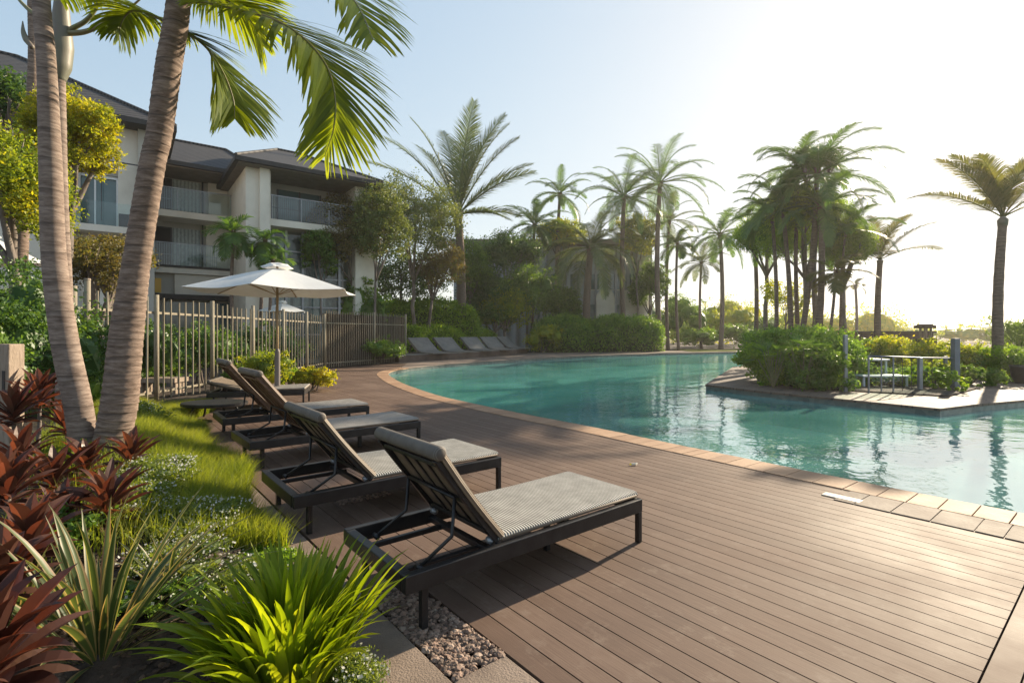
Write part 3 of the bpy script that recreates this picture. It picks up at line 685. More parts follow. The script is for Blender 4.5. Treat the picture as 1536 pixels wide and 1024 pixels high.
# ================================================================== SUN LOUNGERS by the deck
def ln(fr, x): return x
def make_lounger(bdx=.457, bdz=.60, padm=None, slingm=None, fm=None):
    r = thing('sun_lounger', (0, 0, 0), 'x', 'sun lounger', 'sun loungers in a row along the deck')
    Wd = .92; L_ = 2.13; z1 = .35; t = .052; hh = .105
    f = MB()
    f.box((0, 0, z1-hh), (L_, t, z1)); f.box((0, Wd-t, z1-hh), (L_, Wd, z1))
    f.box((-.002, t, z1-hh+.002), (.062, Wd-t, z1-.002)); f.box((L_-t, t, z1-hh+.002), (L_+.002, Wd-t, z1-.002))
    f.build('frame', m_frame, r, bevel=.006)
    c = MB()
    for y in (.20, Wd-.24): c.box((.06, y, z1-.095), (.74, y+.035, z1-.06))
    c.box((.64, t, z1-.085), (.69, Wd-t, z1-.045)); c.box((1.38, t, z1-.09), (1.44, Wd-t, z1-.05))
    c.build('cross_bars', m_frame, r, bevel=.004)
    for (x, y) in ((.12, .03), (.12, Wd-.07), (L_-.045, .002), (L_-.045, Wd-.047), (1.40, Wd/2-.1)):
        l = MB(); l.box((x, y, 0), (x+.042, y+.042, z1-(hh if x != 1.40 else .09)+.001)); l.build('leg', m_frame, r, bevel=.004)
    # seat pad: woven slab with a rounded welt
    x0 = .69; p = MB(); ns = 26
    yy = [(.055, .362), (.045, .378), (.055, .394), (.09, .402), (Wd-.09, .402), (Wd-.055, .394), (Wd-.045, .378), (Wd-.055, .362)]
    xs = [x0, x0+.012]+[x0+.03+(L_-x0-.06)*i/ns for i in range(ns+1)]+[L_-.006, L_+.004]
    b = len(p.v)
    for i, x in enumerate(xs):
        sag = -.010*math.sin(math.pi*(x-x0)/(L_-x0)); e = -.02 if i in (0, len(xs)-1) else 0
        for (y, z) in yy: p.v.append((x, y, max(.353, z+sag+e*(z > .38))))
    m = len(yy)
    for i in range(len(xs)-1):
        for k in range(m-1): p.f.append((i*m+k, (i+1)*m+k, (i+1)*m+k+1, i*m+k+1))
        p.f.append((i*m+m-1, (i+1)*m+m-1, (i+1)*m, i*m))
    p.f.append(tuple(range(m))); p.f.append(tuple((len(xs)-1)*m+k for k in range(m))[::-1])
    pad = p.build('seat_pad', padm or m_pad, r, recalc=True, smooth=False)
    e = MB()
    e.tube([(x0+.02, .05, .368), (L_-.02, .05, .368), (L_, .07, .368), (L_, Wd-.07, .368), (L_-.02, Wd-.05, .368), (x0+.02, Wd-.05, .368)], .012, 6); e.build('piping', m_back, pad, smooth=True)
    # backrest
    hx, hz = .70, .375; tx, tz = .70-bdx, .375+bdz
    d = Vector((tx-hx, 0, tz-hz)).normalized(); nn = Vector((-d.z, 0, d.x)); nn = nn if nn.x > 0 else -nn   # nn faces the sitter
    LB = math.hypot(tx-hx, tz-hz)
    def bk(a, y, c_): q = Vector((hx, y, hz))+d*a+nn*c_; return q
    bb = MB(); rows = 18
    prof = [(.045, .0), (.035, .02), (.05, .045), (.10, .055), (Wd-.10, .055), (Wd-.05, .045), (Wd-.035, .02), (Wd-.045, .0)]
    for i in range(rows+1):
        a = LB*i/rows
        for (y, c_) in prof: bb.v.append(tuple(bk(a, y, c_-.012*math.sin(math.pi*i/rows))))
    m = len(prof)
    for i in range(rows):
        for k in range(m): bb.f.append((i*m+k, (i+1)*m+k, (i+1)*m+(k+1) % m, i*m+(k+1) % m))
    bb.f.append(tuple(range(m))); bb.f.append(tuple(rows*m+k for k in range(m))[::-1])
    back = bb.build('backrest', slingm or m_back, r, recalc=True, smooth=False)
    ro = MB(); q = bk(LB+.005, 0, .012)
    ro.tube([(q.x, .03, q.z), (q.x, .05, q.z), (q.x, Wd-.05, q.z), (q.x, Wd-.03, q.z)], [.030, .046, .046, .030], 14); ro.build('head_roll', m_roll, back, smooth=True)
    bf = MB()
    for y in (.06, Wd-.10): bf.bar(bk(-.02, y+.02, -.022), bk(LB-.02, y+.02, -.022), .04, .035)
    for a in (.06, .36, LB-.07): bf.bar(bk(a, .10, -.020), bk(a, Wd-.10, -.020), .035, .025)
    for y in (.30, .46, .62): bf.bar(bk(.08, y, -.014), bk(LB-.09, y, -.014), .03, .012)
    bf.build('back_frame', fm or m_frame, r, bevel=.003)
    for y in (.155, Wd-.155):
        s = MB(); a = bk(.40, y, -.045); s.tube([a, Vector((.40, y, .43)), Vector((.17, y, .30))], .0125, 8); s.tube([Vector((.17, y-.03, .30)), Vector((.17, y+.03, .30))], .018, 8); s.build('support_strut', m_frame, r, smooth=True)
    s = MB(); a = bk(.40, .155, -.045); b2 = bk(.40, Wd-.155, -.045); s.tube([a, b2], .012, 8); s.build('support_bar', m_frame, r, smooth=True)
    for y in (.105, Wd-.105):
        s = MB(); s.tube([(hx-.04, y-.022, .355), (hx-.04, y+.022, .355)], .024, 12); s.tube([(hx-.04, y-.03, .355), (hx-.04, y+.03, .355)], .010, 8); s.build('hinge', m_rail, r, smooth=True)
    return r
VAR = [dict(), dict(bdx=.47, bdz=.585), dict(bdx=.60, bdz=.80, padm=m_pad_smooth, slingm=m_brownsling, fm=m_wood_brown), dict(bdx=.63, bdz=.84, padm=m_pad_smooth, slingm=m_brownsling, fm=m_wood_brown), dict(bdx=.66, bdz=.16, padm=m_pad_smooth)]
lz = [((-.590, 2.833), 1.0, 1.0, 'ribbed pale sun lounger nearest the camera, one leg standing in the gravel'),
      ((-1.80, 4.22), 1.02, 1.16, 'second sun lounger from the camera, black frame and raised back, beside the nearest one'),
      ((-3.24, 6.32), 1.13, 1.10, 'third sun lounger back from the camera, brown raised back and pale smooth seat'),
      ((-4.55, 8.05), 1.13, 1.10, 'fourth sun lounger from the camera, just in front of the umbrella pole'),
      ((-6.75, 11.3), .95, 1.2, 'farthest sun lounger of the near row, behind the umbrella pole beside the yellow bush')]
for i, (p, sx, sy, lab) in enumerate(lz):
    o = make_lounger(**VAR[i])
    o.location = (p[0], p[1], .002); o.rotation_euler.z = TH+(0, 0, .02, -.02, -.42)[i]; o.scale = (sx, sy, 1.0+(0, 0, 0, 0, .12)[i]); o['label'] = lab
bpy.context.view_layer.update()
# recoloured pads of the farther ones
for o in list(C.objects):
    if o.name.startswith('seat_pad.') or o.name.startswith('seat_pad'):
        pass
# gravel patch under second lounger
pe = MB(); pts = []
for _ in range(900): u = rng.uniform(.52, 1.05); v = rng.uniform(1.85, 2.18); pts.append(uv(u, v, rng.uniform(.0, .016)))
pebbles(pe, pts, .010, .022); pe.build('gravel', m_gravel, kind='stuff', label='patch of loose gravel under the second sun lounger', cat='gravel')
# dark oval table at the head of the fourth lounger
t = thing('side_table', gp(322, 628), 'low oval dark side table at the edge of the grass, behind the loungers', 'side table')
c0 = Vector(gp(322, 628)); 
tt = MB(); n_ = 36; zz = [(.27, .93), (.285, 1), (.33, 1), (.34, .97)]
for (z, k) in zz:
    for i in range(n_): a = 2*math.pi*i/n_; tt.v.append((c0.x+math.cos(a)*.62*k, c0.y+math.sin(a)*.48*k, z))
for j in range(3):
    for i in range(n_): tt.f.append((j*n_+i, j*n_+(i+1) % n_, (j+1)*n_+(i+1) % n_, (j+1)*n_+i))
tt.f.append(tuple(range(n_))[::-1]); tt.f.append(tuple(3*n_+i for i in range(n_)))
tt.build('table_top', m_frame, t)
for dx, dy in ((-.35, -.25), (.35, -.25), (.35, .25), (-.35, .25)):
    l = MB(); l.tube([(c0.x+dx*1.1, c0.y+dy*1.1, 0), (c0.x+dx*.8, c0.y+dy*.8, .28)], .02, 8); l.build('leg', m_frame, t, smooth=True)

# ================================================================== UMBRELLAS
def umbrella(px, py_base, D, pyt, hempy, half, rot, label, group, sleeve=True, sides=6):
    X = (px-768)/F*D; root = thing('parasol', (X, D, 0), label, 'parasol', group)
    zt = H-(pyt-500)/F*D; zh = H-(hempy-500)/F*D; r = half/F*D
    pl = MB(); pl.tube([(X, D, .25 if sleeve else 0), (X, D, zt-.05)], .028, 12); pl.build('pole', m_pole, root, smooth=True)
    if sleeve:
        s = MB(); s.tube([(X, D, .0), (X, D, .03), (X, D, .05), (X, D, 1.22), (X, D, 1.27), (X, D, 1.33)], [.26, .26, .066, .062, .06, .035], 16); s.build('base_sleeve', m_sleeve, root, smooth=False)
        rp = MB(); rp.tube([(X-.03, D-.03, 1.3), (X-.05, D-.05, 1.6), (X-.02, D-.03, 2.35)], .006, 5); rp.build('cord', m_pole, root)
    cn = MB(); nr = 8; sd = 10; N_ = sides*sd
    vz = zt-.10
    for j in range(nr+1):
        t_ = .10+.90*j/nr
        for i in range(N_):
            a = rot+2*math.pi*i/N_; k = (i % sd)/sd; ca = math.cos(math.pi/sides)/math.cos((k-.5)*2*math.pi/sides)
            sagp = math.sin(math.pi*k)
            rr = r*t_*ca*(1-.035*sagp*t_); z = vz+(zh-vz)*(t_**1.08)-.05*math.sin(math.pi*t_)*0-.055*sagp*t_*t_
            cn.v.append((X+math.cos(a)*rr, D+math.sin(a)*rr, z))
    for j in range(nr):
        for i in range(N_): cn.f.append((j*N_+i, j*N_+(i+1) % N_, (j+1)*N_+(i+1) % N_, (j+1)*N_+i))
    co = cn.build('canopy', m_canopy, root, smooth=False); md = co.modifiers.new('t', 'SOLIDIFY'); md.thickness = .006
    hem = MB()
    for i in range(N_):
        pass
    vt = MB()
    for j, (t_, z) in enumerate(((.0, zt+.02), (.06, zt+.0), (.13, zt-.05), (.19, zt-.10))):
        for i in range(N_):
            a = rot+2*math.pi*i/N_; k = (i % sd)/sd; ca = math.cos(math.pi/sides)/math.cos((k-.5)*2*math.pi/sides)
            rr = r*t_*ca+.01; vt.v.append((X+math.cos(a)*rr, D+math.sin(a)*rr, z-(.02*math.sin(math.pi*k) if j == 3 else 0)+(.035*math.sin(math.pi*k)**2 if j == 2 else 0)))
    for j in range(3):
        for i in range(N_): vt.f.append((j*N_+i, j*N_+(i+1) % N_, (j+1)*N_+(i+1) % N_, (j+1)*N_+i))
    vt.build('vent', m_canopy, co)
    for i in range(sides):
        a = rot+2*math.pi*i/sides; rb = MB(); p0 = Vector((X+math.cos(a)*.05, D+math.sin(a)*.05, zt-.14)); p1 = Vector((X+math.cos(a)*r*.985, D+math.sin(a)*r*.985, zh-.012))
        rb.bar(p0, p1, .022, .018); rb.build('rib', m_pole, root)
        st = MB(); st.bar(Vector((X+math.cos(a)*.04, D+math.sin(a)*.04, zh-.08)), p0.lerp(p1, .5), .016, .014); st.build('strut', m_pole, root)
    return root
umbrella(416, 605, 12.3, 395, 437, 122, R(-80), 'large white parasol with pale wooden pole standing behind the fourth sun lounger', 'white parasols')
umbrella(424, 0, 24.0, 451, 467, 36, R(-70), 'small white parasol peak showing over the picket fence, right of the large one', 'white parasols', sleeve=False)
umbrella(-14, 0, 15.0, 350, 392, 66, R(-40), 'white parasol half out of the picture among the bushes, far left', 'white parasols', sleeve=False)

# ================================================================== PICKET FENCE
fp = [Vector((-8.75, 10.2, 0)), Vector((-8.8, 15.0, 0)), Vector((-8.95, 20.0, 0)), Vector((-9.1, 24.8, 0)), Vector((-7.6, 28.2, 0)), Vector((-6.5, 31.2, 0))]
fr_ = thing('picket_fence', fp[0], 'tall weathered picket fence behind the loungers and the parasol', 'fence')
FH = 2.55
for i in range(len(fp)-1):
    a, b = fp[i], fp[i+1]; mb = MB(); L_ = (b-a).length; n_ = int(L_/(.29 if i < 3 else .16)); hgt = FH+(.0 if i < 3 else .25)
    d = (b-a).normalized()
    for k in range(1, n_):
        p = a.lerp(b, k/n_); zt = hgt+random.uniform(-.05, .05); dx = random.uniform(-.012, .012); mb.bar(p+Vector((0, 0, .03)), p+Vector((dx, dx, zt)), .036, .020, up=d)
    mb.build('picket_panel', m_picket, fr_)
    rl = MB()
    for z in (.25, FH-.34): rl = MB(); rl.bar(a+Vector((-.03, 0, z)), b+Vector((-.03, 0, z)), .03, .055); rl.build('rail', m_picket, fr_)
    if i >= 3:
        bd = MB(); nb = int(L_/.16)
        off = Vector((-d.y, d.x, 0))*.09
        for k in range(nb):
            p = a.lerp(b, (k+.5)/nb)+off; bd.bar(p+Vector((0, 0, .02)), p+Vector((0, 0, hgt-.12+random.uniform(-.01, .01))), .150, .02, up=d)
        bd.build('backing_boards', m_boardfence, fr_)
for i, p in enumerate(fp+[Vector((-8.77, 12.6, 0)), Vector((-8.88, 17.5, 0)), Vector((-9.0, 22.4, 0))]):
    ps = MB(); ps.tube([p+Vector((.02, 0, -.02)), p+Vector((.02, 0, FH+(.1 if i < 4 or i > 5 else .32)))], .055, 10); ps.build('post', m_picket, fr_, smooth=True)
bn = thing('bench', at(248, 572, 14.2), 'low pale bench seen through the pickets behind the fence', 'bench'); q = at(243, 566, 14.2)
for nm, bx in (('seat', ((q.x-.55, 13.9, q.z-.12), (q.x+.55, 14.5, q.z))), ('leg', ((q.x-.5, 14.0, 0), (q.x-.4, 14.4, q.z-.12))), ('leg', ((q.x+.4, 14.0, 0), (q.x+.5, 14.4, q.z-.12)))):
    mb = MB(); mb.box(*bx); mb.build(nm, m_timber, bn)
# timber post at left
q = Vector(((13-768)/F*5.6, 5.6, 0)); tp = thing('timber_post', q, 'thick squared timber post with a dark slot at the left edge', 'post')
mb = MB(); mb.box((q.x-.105, 5.5, -.02), (q.x+.10, 5.68, 1.585)); mb.build('post_body', m_timber, tp, bevel=.008)
mb = MB(); mb.box((q.x+.03, 5.494, 1.05), (q.x+.06, 5.499, 1.30)); mb.build('slot', m_fascia, tp)
fp2 = MB()
q = at(131, 0, 9.6)
for (px, D, pt_) in ((131, 9.6, 420), (106, 10.0, 500)):
    p = Vector(((px-768)/F*D, D, 0)); gp_ = thing('fence_post', p, 'weathered round post %s' % ('standing alone left of the picket fence' if px == 131 else 'half hidden by the left palm trunk'), 'post')
    mb = MB(); mb.tube([p, p+Vector((0, 0, H-(pt_-500)/F*D))], .05, 10); mb.build('shaft', m_picket, gp_, smooth=True)
    mb = MB(); e = p+Vector((0, 0, H-(pt_-500)/F*D)); mb.tube([e, e+Vector((0, 0, .03))], [.058, .05], 10); mb.build('cap', m_timber, gp_)

# ================================================================== PLATFORM AND FAR LOUNGE BEDS
plat = [(-6.6, 29.9), (-3.5, 34.1), (.35, 41.5), (1.35, 44.6), (-.3, 45.6), (-3.2, 41), (-6.5, 35.5), (-8.3, 31.5)]
pr = thing('lounge_platform', (-3.5, 36, 0), 'dark low raised platform carrying the five lounge beds beyond the pool end', 'platform')
mb = MB(); mb.prism(plat, .0, .38); mb.build('plinth', m_plinth, pr, recalc=True)
mb = MB(); pc = Vector((sum(p[0] for p in plat)/8, sum(p[1] for p in plat)/8, 0))
mb.prism([(p[0]+(p[0]-pc.x)*.015, p[1]+(p[1]-pc.y)*.015) for p in plat], .383, .43); mb.build('capping', m_loungeslab, pr, recalc=True)
def make_bed():
    r = thing('lounge_bed', (0, 0, 0), 'x', 'lounge bed', 'lounge beds on the far platform')
    W_ = 1.75
    mb = MB(); 
    pts = [(-.95, 1.0), (-.5, .52), (-.18, .20), (.1, .09), (.45, .06), (.9, .06), (.9, .0), (.1, .0), (-.2, .05), (-.6, .42), (-1.06, .96)]
    for y in (0, W_):
        for x, z in pts: mb.v.append((x, y, z))
    n_ = len(pts)
    for i in range(n_): j = (i+1) % n_; mb.f.append((i, j, n_+j, n_+i))
    for t_ in tessellate_polygon([[Vector((x, z, 0)) for x, z in pts]]): mb.f.append(tuple(t_)); mb.f.append(tuple(n_+k for k in t_)[::-1])
    mb.build('slab', m_loungeslab, r, recalc=True, smooth=False)
    for y in (.08, W_-.16):
        s = MB(); s.bar((-.78, y+.04, .60), (-.95, y+.04, 0), .08, .05); s.bar((-.95, y+.04, .03), (.1, y+.04, .03), .06, .05); s.build('side_support', m_plinth, r)
    return r
beds = [((-5.75, 32.2), R(-36), 'lounge bed at the left end of the far platform, beside the round bush'),
        ((-4.5, 34.6), R(-38), 'second lounge bed from the left on the far platform'),
        ((-2.9, 37.0), R(-40), 'middle lounge bed of the five on the far platform'),
        ((-1.65, 39.4), R(-42), 'fourth lounge bed from the left on the far platform'),
        ((-.25, 42.4), R(-30), 'lounge bed at the right end of the far platform')]
B1 = make_bed()
for i, (p, a, lab) in enumerate(beds):
    o = B1 if i == 0 else copy_tree(B1); o.location = (p[0], p[1], .434); o.rotation_euler.z = a; o.scale = (1.22, 1, 1.0); o['label'] = lab

# ================================================================== ISLAND
isl = [(6.44, 17.0), (7.28, 15.15), (9.66, 11.56), (10.95, 12.2), (13.4, 13.2), (19, 16.0), (30.5, 22), (30.5, 40), (20, 35), (12.6, 27.2), (11.2, 25.9)]
mb = MB(); mb.prism(isl, -.94, -.05); mb.build('island_wall', m_mosaic, recalc=True, kind='structure')
mb = MB(); c_ = Vector((14, 22)); mb.prism([(p[0]+(c_.x-p[0])*-.004, p[1]+(c_.y-p[1])*-.004) for p in isl], -.049, .012); mb.build('island_paving', m_brick, recalc=True, kind='structure')
bed = [(8.6, 17.3), (9.3, 15.3), (11.6, 13.6), (14.2, 15.6), (15.5, 18), (30, 30), (30, 39), (20, 34), (13.4, 26.8)]
mb = MB(); mb.prism(bed, .0, .05); mb.build('planting_bed', m_soil, kind='structure')

# ================================================================== HOTEL
BO = Vector((-18.5, 27, 0)); BD = Vector((.8, .6, 0)); BN = Vector((.6, -.8, 0))
def bl(p): return BO+BD*p[0]+BN*p[1]+Vector((0, 0, p[2]))
hb = thing('hotel_building', BO, 'three storey white hotel with balconies and dark tiled hipped roofs, left of the pool', 'building')
def B(mb, s0, s1, m0, m1, z0, z1): mb.box((s0, m0, z0), (s1, m1, z1), lambda p: bl(p))
def Bb(name, mat, boxes, parent=hb, **k):
    mb = MB()
    for b in boxes: B(mb, *b)
    return mb.build(name, mat, parent, recalc=True, **k)
# left wing
Bb('wall', m_render_w, [(-16, -3.62, 4.3, 4.5, 0, 10.75), (-3.61, -.6, 4.25, 4.45, 0, 6.2), (-3.61, -.6, 4.25, 4.45, 8.95, 10.75), (-3.61, -3.3, 4.25, 4.45, 6.2, 8.95), (-1.75, -.6, 4.25, 4.45, 6.2, 8.95), (-.8, -.6, -.2, 4.24, 0, 10.74)])
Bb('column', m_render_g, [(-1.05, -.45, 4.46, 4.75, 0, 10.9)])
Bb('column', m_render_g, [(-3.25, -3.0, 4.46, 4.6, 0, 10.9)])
wn = Bb('window', m_window, [(-3.3, -1.75, 4.28, 4.31, 6.25, 8.4)]); Bb('frame', m_whitepaint, [(-3.3, -1.75, 4.315, 4.40, 8.4, 8.47), (-3.3, -1.75, 4.315, 4.40, 6.2, 6.27), (-2.56, -2.5, 4.315, 4.38, 6.27, 8.4), (-3.3, -3.24, 4.315, 4.39, 6.27, 8.4), (-1.81, -1.75, 4.315, 4.39, 6.27, 8.4)], wn)
Bb('louvre', m_render_g, [(-3.3, -1.75, 4.30, 4.36+.03*(k % 2), 8.48+k*.078, 8.48+k*.078+.06) for k in range(6)])
Bb('air_conditioner', m_raildark, [(-1.72, -1.35, 4.46, 4.7, 6.25, 6.9)])
rr = Bb('railing', m_raildark, [(-3.6, -1.05, 5.3, 5.34, 8.92, 8.97)]+[(s, s+.03, 5.3, 5.33, 6.4, 8.95) for s in (-3.6, -2.3)])
Bb('balcony_slab', m_render_w, [(-3.6, -.45, 4.46, 5.4, 5.95, 6.22)])
Bb('glass_panel', m_glass, [(-3.6, -.5, 5.34, 5.355, 6.25, 7.2)])
# middle wing
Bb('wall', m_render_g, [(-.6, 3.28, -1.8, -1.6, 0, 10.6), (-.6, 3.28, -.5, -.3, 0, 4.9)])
Bb('wall', m_render_w, [(2.2, 3.28, -1.59, -1.35, 5.3, 7.9), (2.3, 3.28, -1.59, -1.35, 8.3, 10.5), (.6, 3.28, -.28, -.1, 3.8, 4.9)], label='white balcony wall panels of the middle wing')
for z0, z1 in ((8.26, 10.3), (5.32, 7.6)):
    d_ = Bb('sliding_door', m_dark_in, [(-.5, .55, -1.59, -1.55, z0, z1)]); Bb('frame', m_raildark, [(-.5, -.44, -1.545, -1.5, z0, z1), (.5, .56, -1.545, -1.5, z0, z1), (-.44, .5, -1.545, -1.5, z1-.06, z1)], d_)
    Bb('curtain', m_curtain, [(.6, 1.9, -1.59, -1.54, z0, z1)])
    Bb('downpipe', m_raildark, [(1.98, 2.06, -1.5, -1.42, z0, z1+.3)])
def balcony(s0, s1, m0, m1, zs, zt, zr, glass=True, bars=None):
    sl = Bb('balcony', m_render_w, [(s0, s1, m0, m1, zs, zt)])
    Bb('handrail', m_rail, [(s0, s1, m1-.06, m1-.02, zr, zr+.045)]+[(s, s+.03, m1-.055, m1-.025, zt, zr) for s in np.linspace(s0+.05, s1-.05, 4)], sl)
    if glass: Bb('glass_panel', m_glass, [(s0+.05, s1-.05, m1-.045, m1-.033, zt+.05, zr-.02)], sl)
    if bars: Bb('balusters', m_rail if bars[2] else m_raildark, [(s, s+.018, m1-.09, m1-.07, zt+.02, zr) for s in np.arange(bars[0], bars[1], .105)]+[(bars[0], bars[1], m1-.095, m1-.06, zt+.5*(zr-zt), zt+.5*(zr-zt)+.02)], sl)
    return sl
balcony(-.6, 3.28, -1.6, .05, 7.92, 8.26, 9.45, True, (-.5, .55, 1))
balcony(-.6, 3.28, -1.6, .05, 4.92, 5.30, 6.5, True, (-.5, 2.6, 1))
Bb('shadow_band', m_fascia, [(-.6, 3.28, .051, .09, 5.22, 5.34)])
Bb('column', m_olive, [(-.75, -.30, .06, .4, 0, 10.2)], label='olive green vertical pillar')
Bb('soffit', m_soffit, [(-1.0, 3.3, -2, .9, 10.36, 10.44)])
Bb('ground_floor_glazing', m_window, [(.2, 3.28, -.29, -.25, 0, 3.4)]); Bb('beam', m_fascia, [(-.3, 3.28, -.24, .35, 3.52, 3.78)])
Bb('wall_light', leafmat('ochre_panel', [(.45, .27, .05), (.55, .33, .08)], 0.0, .6), [(-.28, .0, .05, .09, 3.85, 4.6)])
# right wing
Bb('wall', m_render_w, [(3.3, 4.45, 3.0, 4.3, 0, 10.1), (3.3, 3.5, -1.8, 2.99, 0, 10.1), (8.9, 10.2, -3, 4.2, 0, 10.1)], label='white end walls of the right wing')
Bb('column', m_render_w, [(3.9, 4.35, 4.31, 4.55, 0, 10.15)])
Bb('wall', m_render_g, [(4.46, 8.9, 1.9, 2.1, 0, 10.1)])
d_ = Bb('sliding_door', m_window, [(5.2, 7.6, 2.11, 2.15, 7.62, 9.7)]); Bb('frame', m_raildark, [(5.2, 5.28, 2.16, 2.2, 7.62, 9.7), (6.36, 6.44, 2.16, 2.2, 7.62, 9.7), (7.52, 7.6, 2.16, 2.2, 7.62, 9.7)], d_)
balcony(4.46, 8.9, 2.1, 4.25, 7.25, 7.60, 8.80, True, (4.5, 8.8, 0))
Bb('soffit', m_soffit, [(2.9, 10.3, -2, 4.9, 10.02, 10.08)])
Bb('stair_glazing', m_glass, [(4.5, 8.8, 3.2, 3.25, .3, 7.2)]); Bb('mullion', m_rail, [(s, s+.12, 3.26, 3.4, 0, 7.24) for s in (4.7, 5.35, 6.2, 7.2, 8.2)]); Bb('transom', m_rail, [(4.5, 8.8, 3.27, 3.33, z, z+.08) for z in (1.6, 3.1, 4.7, 6.1)])
Bb('stair_wall', m_window, [(4.5, 8.8, 2.12, 2.2, .3, 7.2)])
def hip(s0, s1, m0, m1, ze, r0, r1, rm, zr, label=None):
    V_ = [bl((s0, m0, ze)), bl((s1, m0, ze)), bl((s1, m1, ze)), bl((s0, m1, ze)), bl((r0, rm, zr)), bl((r1, rm, zr))]
    mb = MB(); mb.add(V_, [(0, 4, 5, 1), (1, 5, 2), (2, 5, 4, 3), (3, 4, 0)]); mb.add([v-Vector((0, 0, .07)) for v in V_], [(0, 1, 5, 4), (1, 2, 5), (2, 3, 4, 5), (3, 0, 4)])
    rf = mb.build('roof', m_roof, hb, recalc=False)
    fs = MB(); c = [bl((s0, m0, ze)), bl((s1, m0, ze)), bl((s1, m1, ze)), bl((s0, m1, ze))]
    for i in range(4): fs.bar(c[i]-Vector((0, 0, .12)), c[(i+1) % 4]-Vector((0, 0, .12)), .10, .22)
    fs.build('fascia', m_fascia, rf)
    rg = MB(); rg.tube([V_[4]+Vector((0, 0, .03)), V_[5]+Vector((0, 0, .03))], .09, 6)
    for a, b in ((3, 4), (0, 4), (1, 5), (2, 5)): rg.tube([V_[a]+Vector((0, 0, .03)), V_[b]+Vector((0, 0, .03))], .08, 6)
    rg.build('ridge_tiles', m_roof, rf)
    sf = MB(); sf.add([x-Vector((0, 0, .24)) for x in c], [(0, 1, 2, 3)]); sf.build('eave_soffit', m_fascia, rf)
hip(-16, .3, -6, 5.4, 10.95, -10.5, -5.5, -.3, 14.6)
hip(-1.2, 5, -8, 1.0, 10.66, 0.5, 3.5, -3.5, 13.1)
hip(2.75, 10.2, -8, 5.0, 10.3, 6.0, 7.4, -1.5, 13.1)

# far white building behind the palms
fb = thing('pale_building', (4, 58, 0), 'pale grey building with arches behind the palms at the centre', 'building')
mb = MB(); mb.box((-6.5, 57, 0), (15.6, 64, 11.4)); mb.build('wall', m_farbuild, fb)
mb = MB(); 
for x in np.arange(-6.2, 15.4, 1.1): mb.box((x, 56.7, .0), (x+.22, 56.99, 11.5))
mb.build('fins', m_rail, fb)
mb = MB(); mb.box((-6.9, 56.4, 11.5), (16.0, 64.4, 12.1)); mb.build('parapet', m_soffit, fb)
for xc in np.arange(-4.5, 14, 2.2):
    for zc in (3.2, 6.6):
        mb = MB(); mb.box((xc, 56.93, zc), (xc+1.0, 56.985, zc+1.7)); w_ = mb.build('window', m_window, fb); mb = MB(); mb.box((xc-.06, 56.86, zc-.1), (xc+1.06, 56.92, zc-.02)); mb.build('sill', m_render_w, w_)
for xc in (10.3, 13.0, 6.0):
    mb = MB(); pts = [(xc-1.0, 0)]+[(xc-1.0*math.cos(math.pi*i/12), 5.6+1.0*math.sin(math.pi*i/12)) for i in range(13)]+[(xc+1.0, 0)]
    for y in (56.3, 56.65):
        for x, z in pts: mb.v.append((x, y, z))
    n_ = len(pts)
    for i in range(n_): j = (i+1) % n_; mb.f.append((i, j, n_+j, n_+i))
    for t_ in tessellate_polygon([[Vector((x, z, 0)) for x, z in pts]]): mb.f.append(tuple(t_)); mb.f.append(tuple(n_+q for q in t_))
    mb.build('arch', m_render_w, fb, recalc=True)
mb = MB(); mb.tube([(14.3, 55.8, 0), (14.3, 55.8, 9.6)], .55, 16); mb.tube([(14.3, 55.8, 9.6), (14.3, 55.8, 9.9)], .7, 16); mb.build('pillar', m_render_w, fb, smooth=False)

# ================================================================== ISLAND RAILING, LANTERN, TABLES
rl = thing('pool_gate_railing', (10.5, 13.9, 0), 'grey metal railing with clear glass panes on the pool island', 'railing')
P0 = gp(1268, 588); P1 = gp(1303, 590); P2 = gp(1340, 590); P3 = gp(1380, 586); P4 = gp(1433, 583)
def post(p, w_, z, name='post', mat=m_rail):
    mb = MB(); mb.box((p.x-w_/2, p.y-w_/2, .0), (p.x+w_/2, p.y+w_/2, z)); mb.build(name, mat, rl, bevel=.006)
pts_ = [P0, P1, P2, P3, P4]
for p, w_, z in ((P0, .09, 1.66), (P1, .04, 1.07), (P2, .035, 1.04), (P3, .10, .98), (P4, .16, 1.55)): post(p, w_, z, mat=m_bluegrey if w_ > .1 else m_rail)
post(gp(1418, 577), .09, .95, mat=m_bluegrey); post(gp(1322, 590), .03, 1.04)
mb = MB(); mb.tube([P1+Vector((0, 0, 1.06)), P2+Vector((0, 0, 1.04)), P3+Vector((0, 0, .98)), P4+Vector((0, 0, .94))], .022, 8); mb.build('handrail', m_bluegrey, rl, smooth=True)
mb = MB()
for a, b in ((P0, P1), (P1, P2), (P2, P3), (P3, P4)):
    n_ = int((b-a).length/.42)
    for k in range(1, n_): p = a.lerp(b, k/n_); mb.bar(p+Vector((0, 0, .04)), p+Vector((0, 0, .96)), .012, .012)
mb.build('balusters', m_raildark, rl)
for a, b in ((P0, P1), (P1, P3), (P3, P4)):
    mb = MB(); d = (b-a).normalized(); mb.bar(a+d*.1+Vector((0, .04, .52)), b-d*.1+Vector((0, .04, .48)), .012, .84); mb.build('glass_pane', m_clear, rl)
q = Vector(((1388-768)/F*21, 21, 0)); la = thing('garden_lantern', q, 'brown square garden lantern on a pillar above the island shrubs', 'lantern')
zt = H+10/F*21
mb = MB(); mb.box((q.x-.28, 20.75, 0), (q.x+.28, 21.25, H-(507-500)/F*21)); mb.build('pillar', m_roofbrown, la)
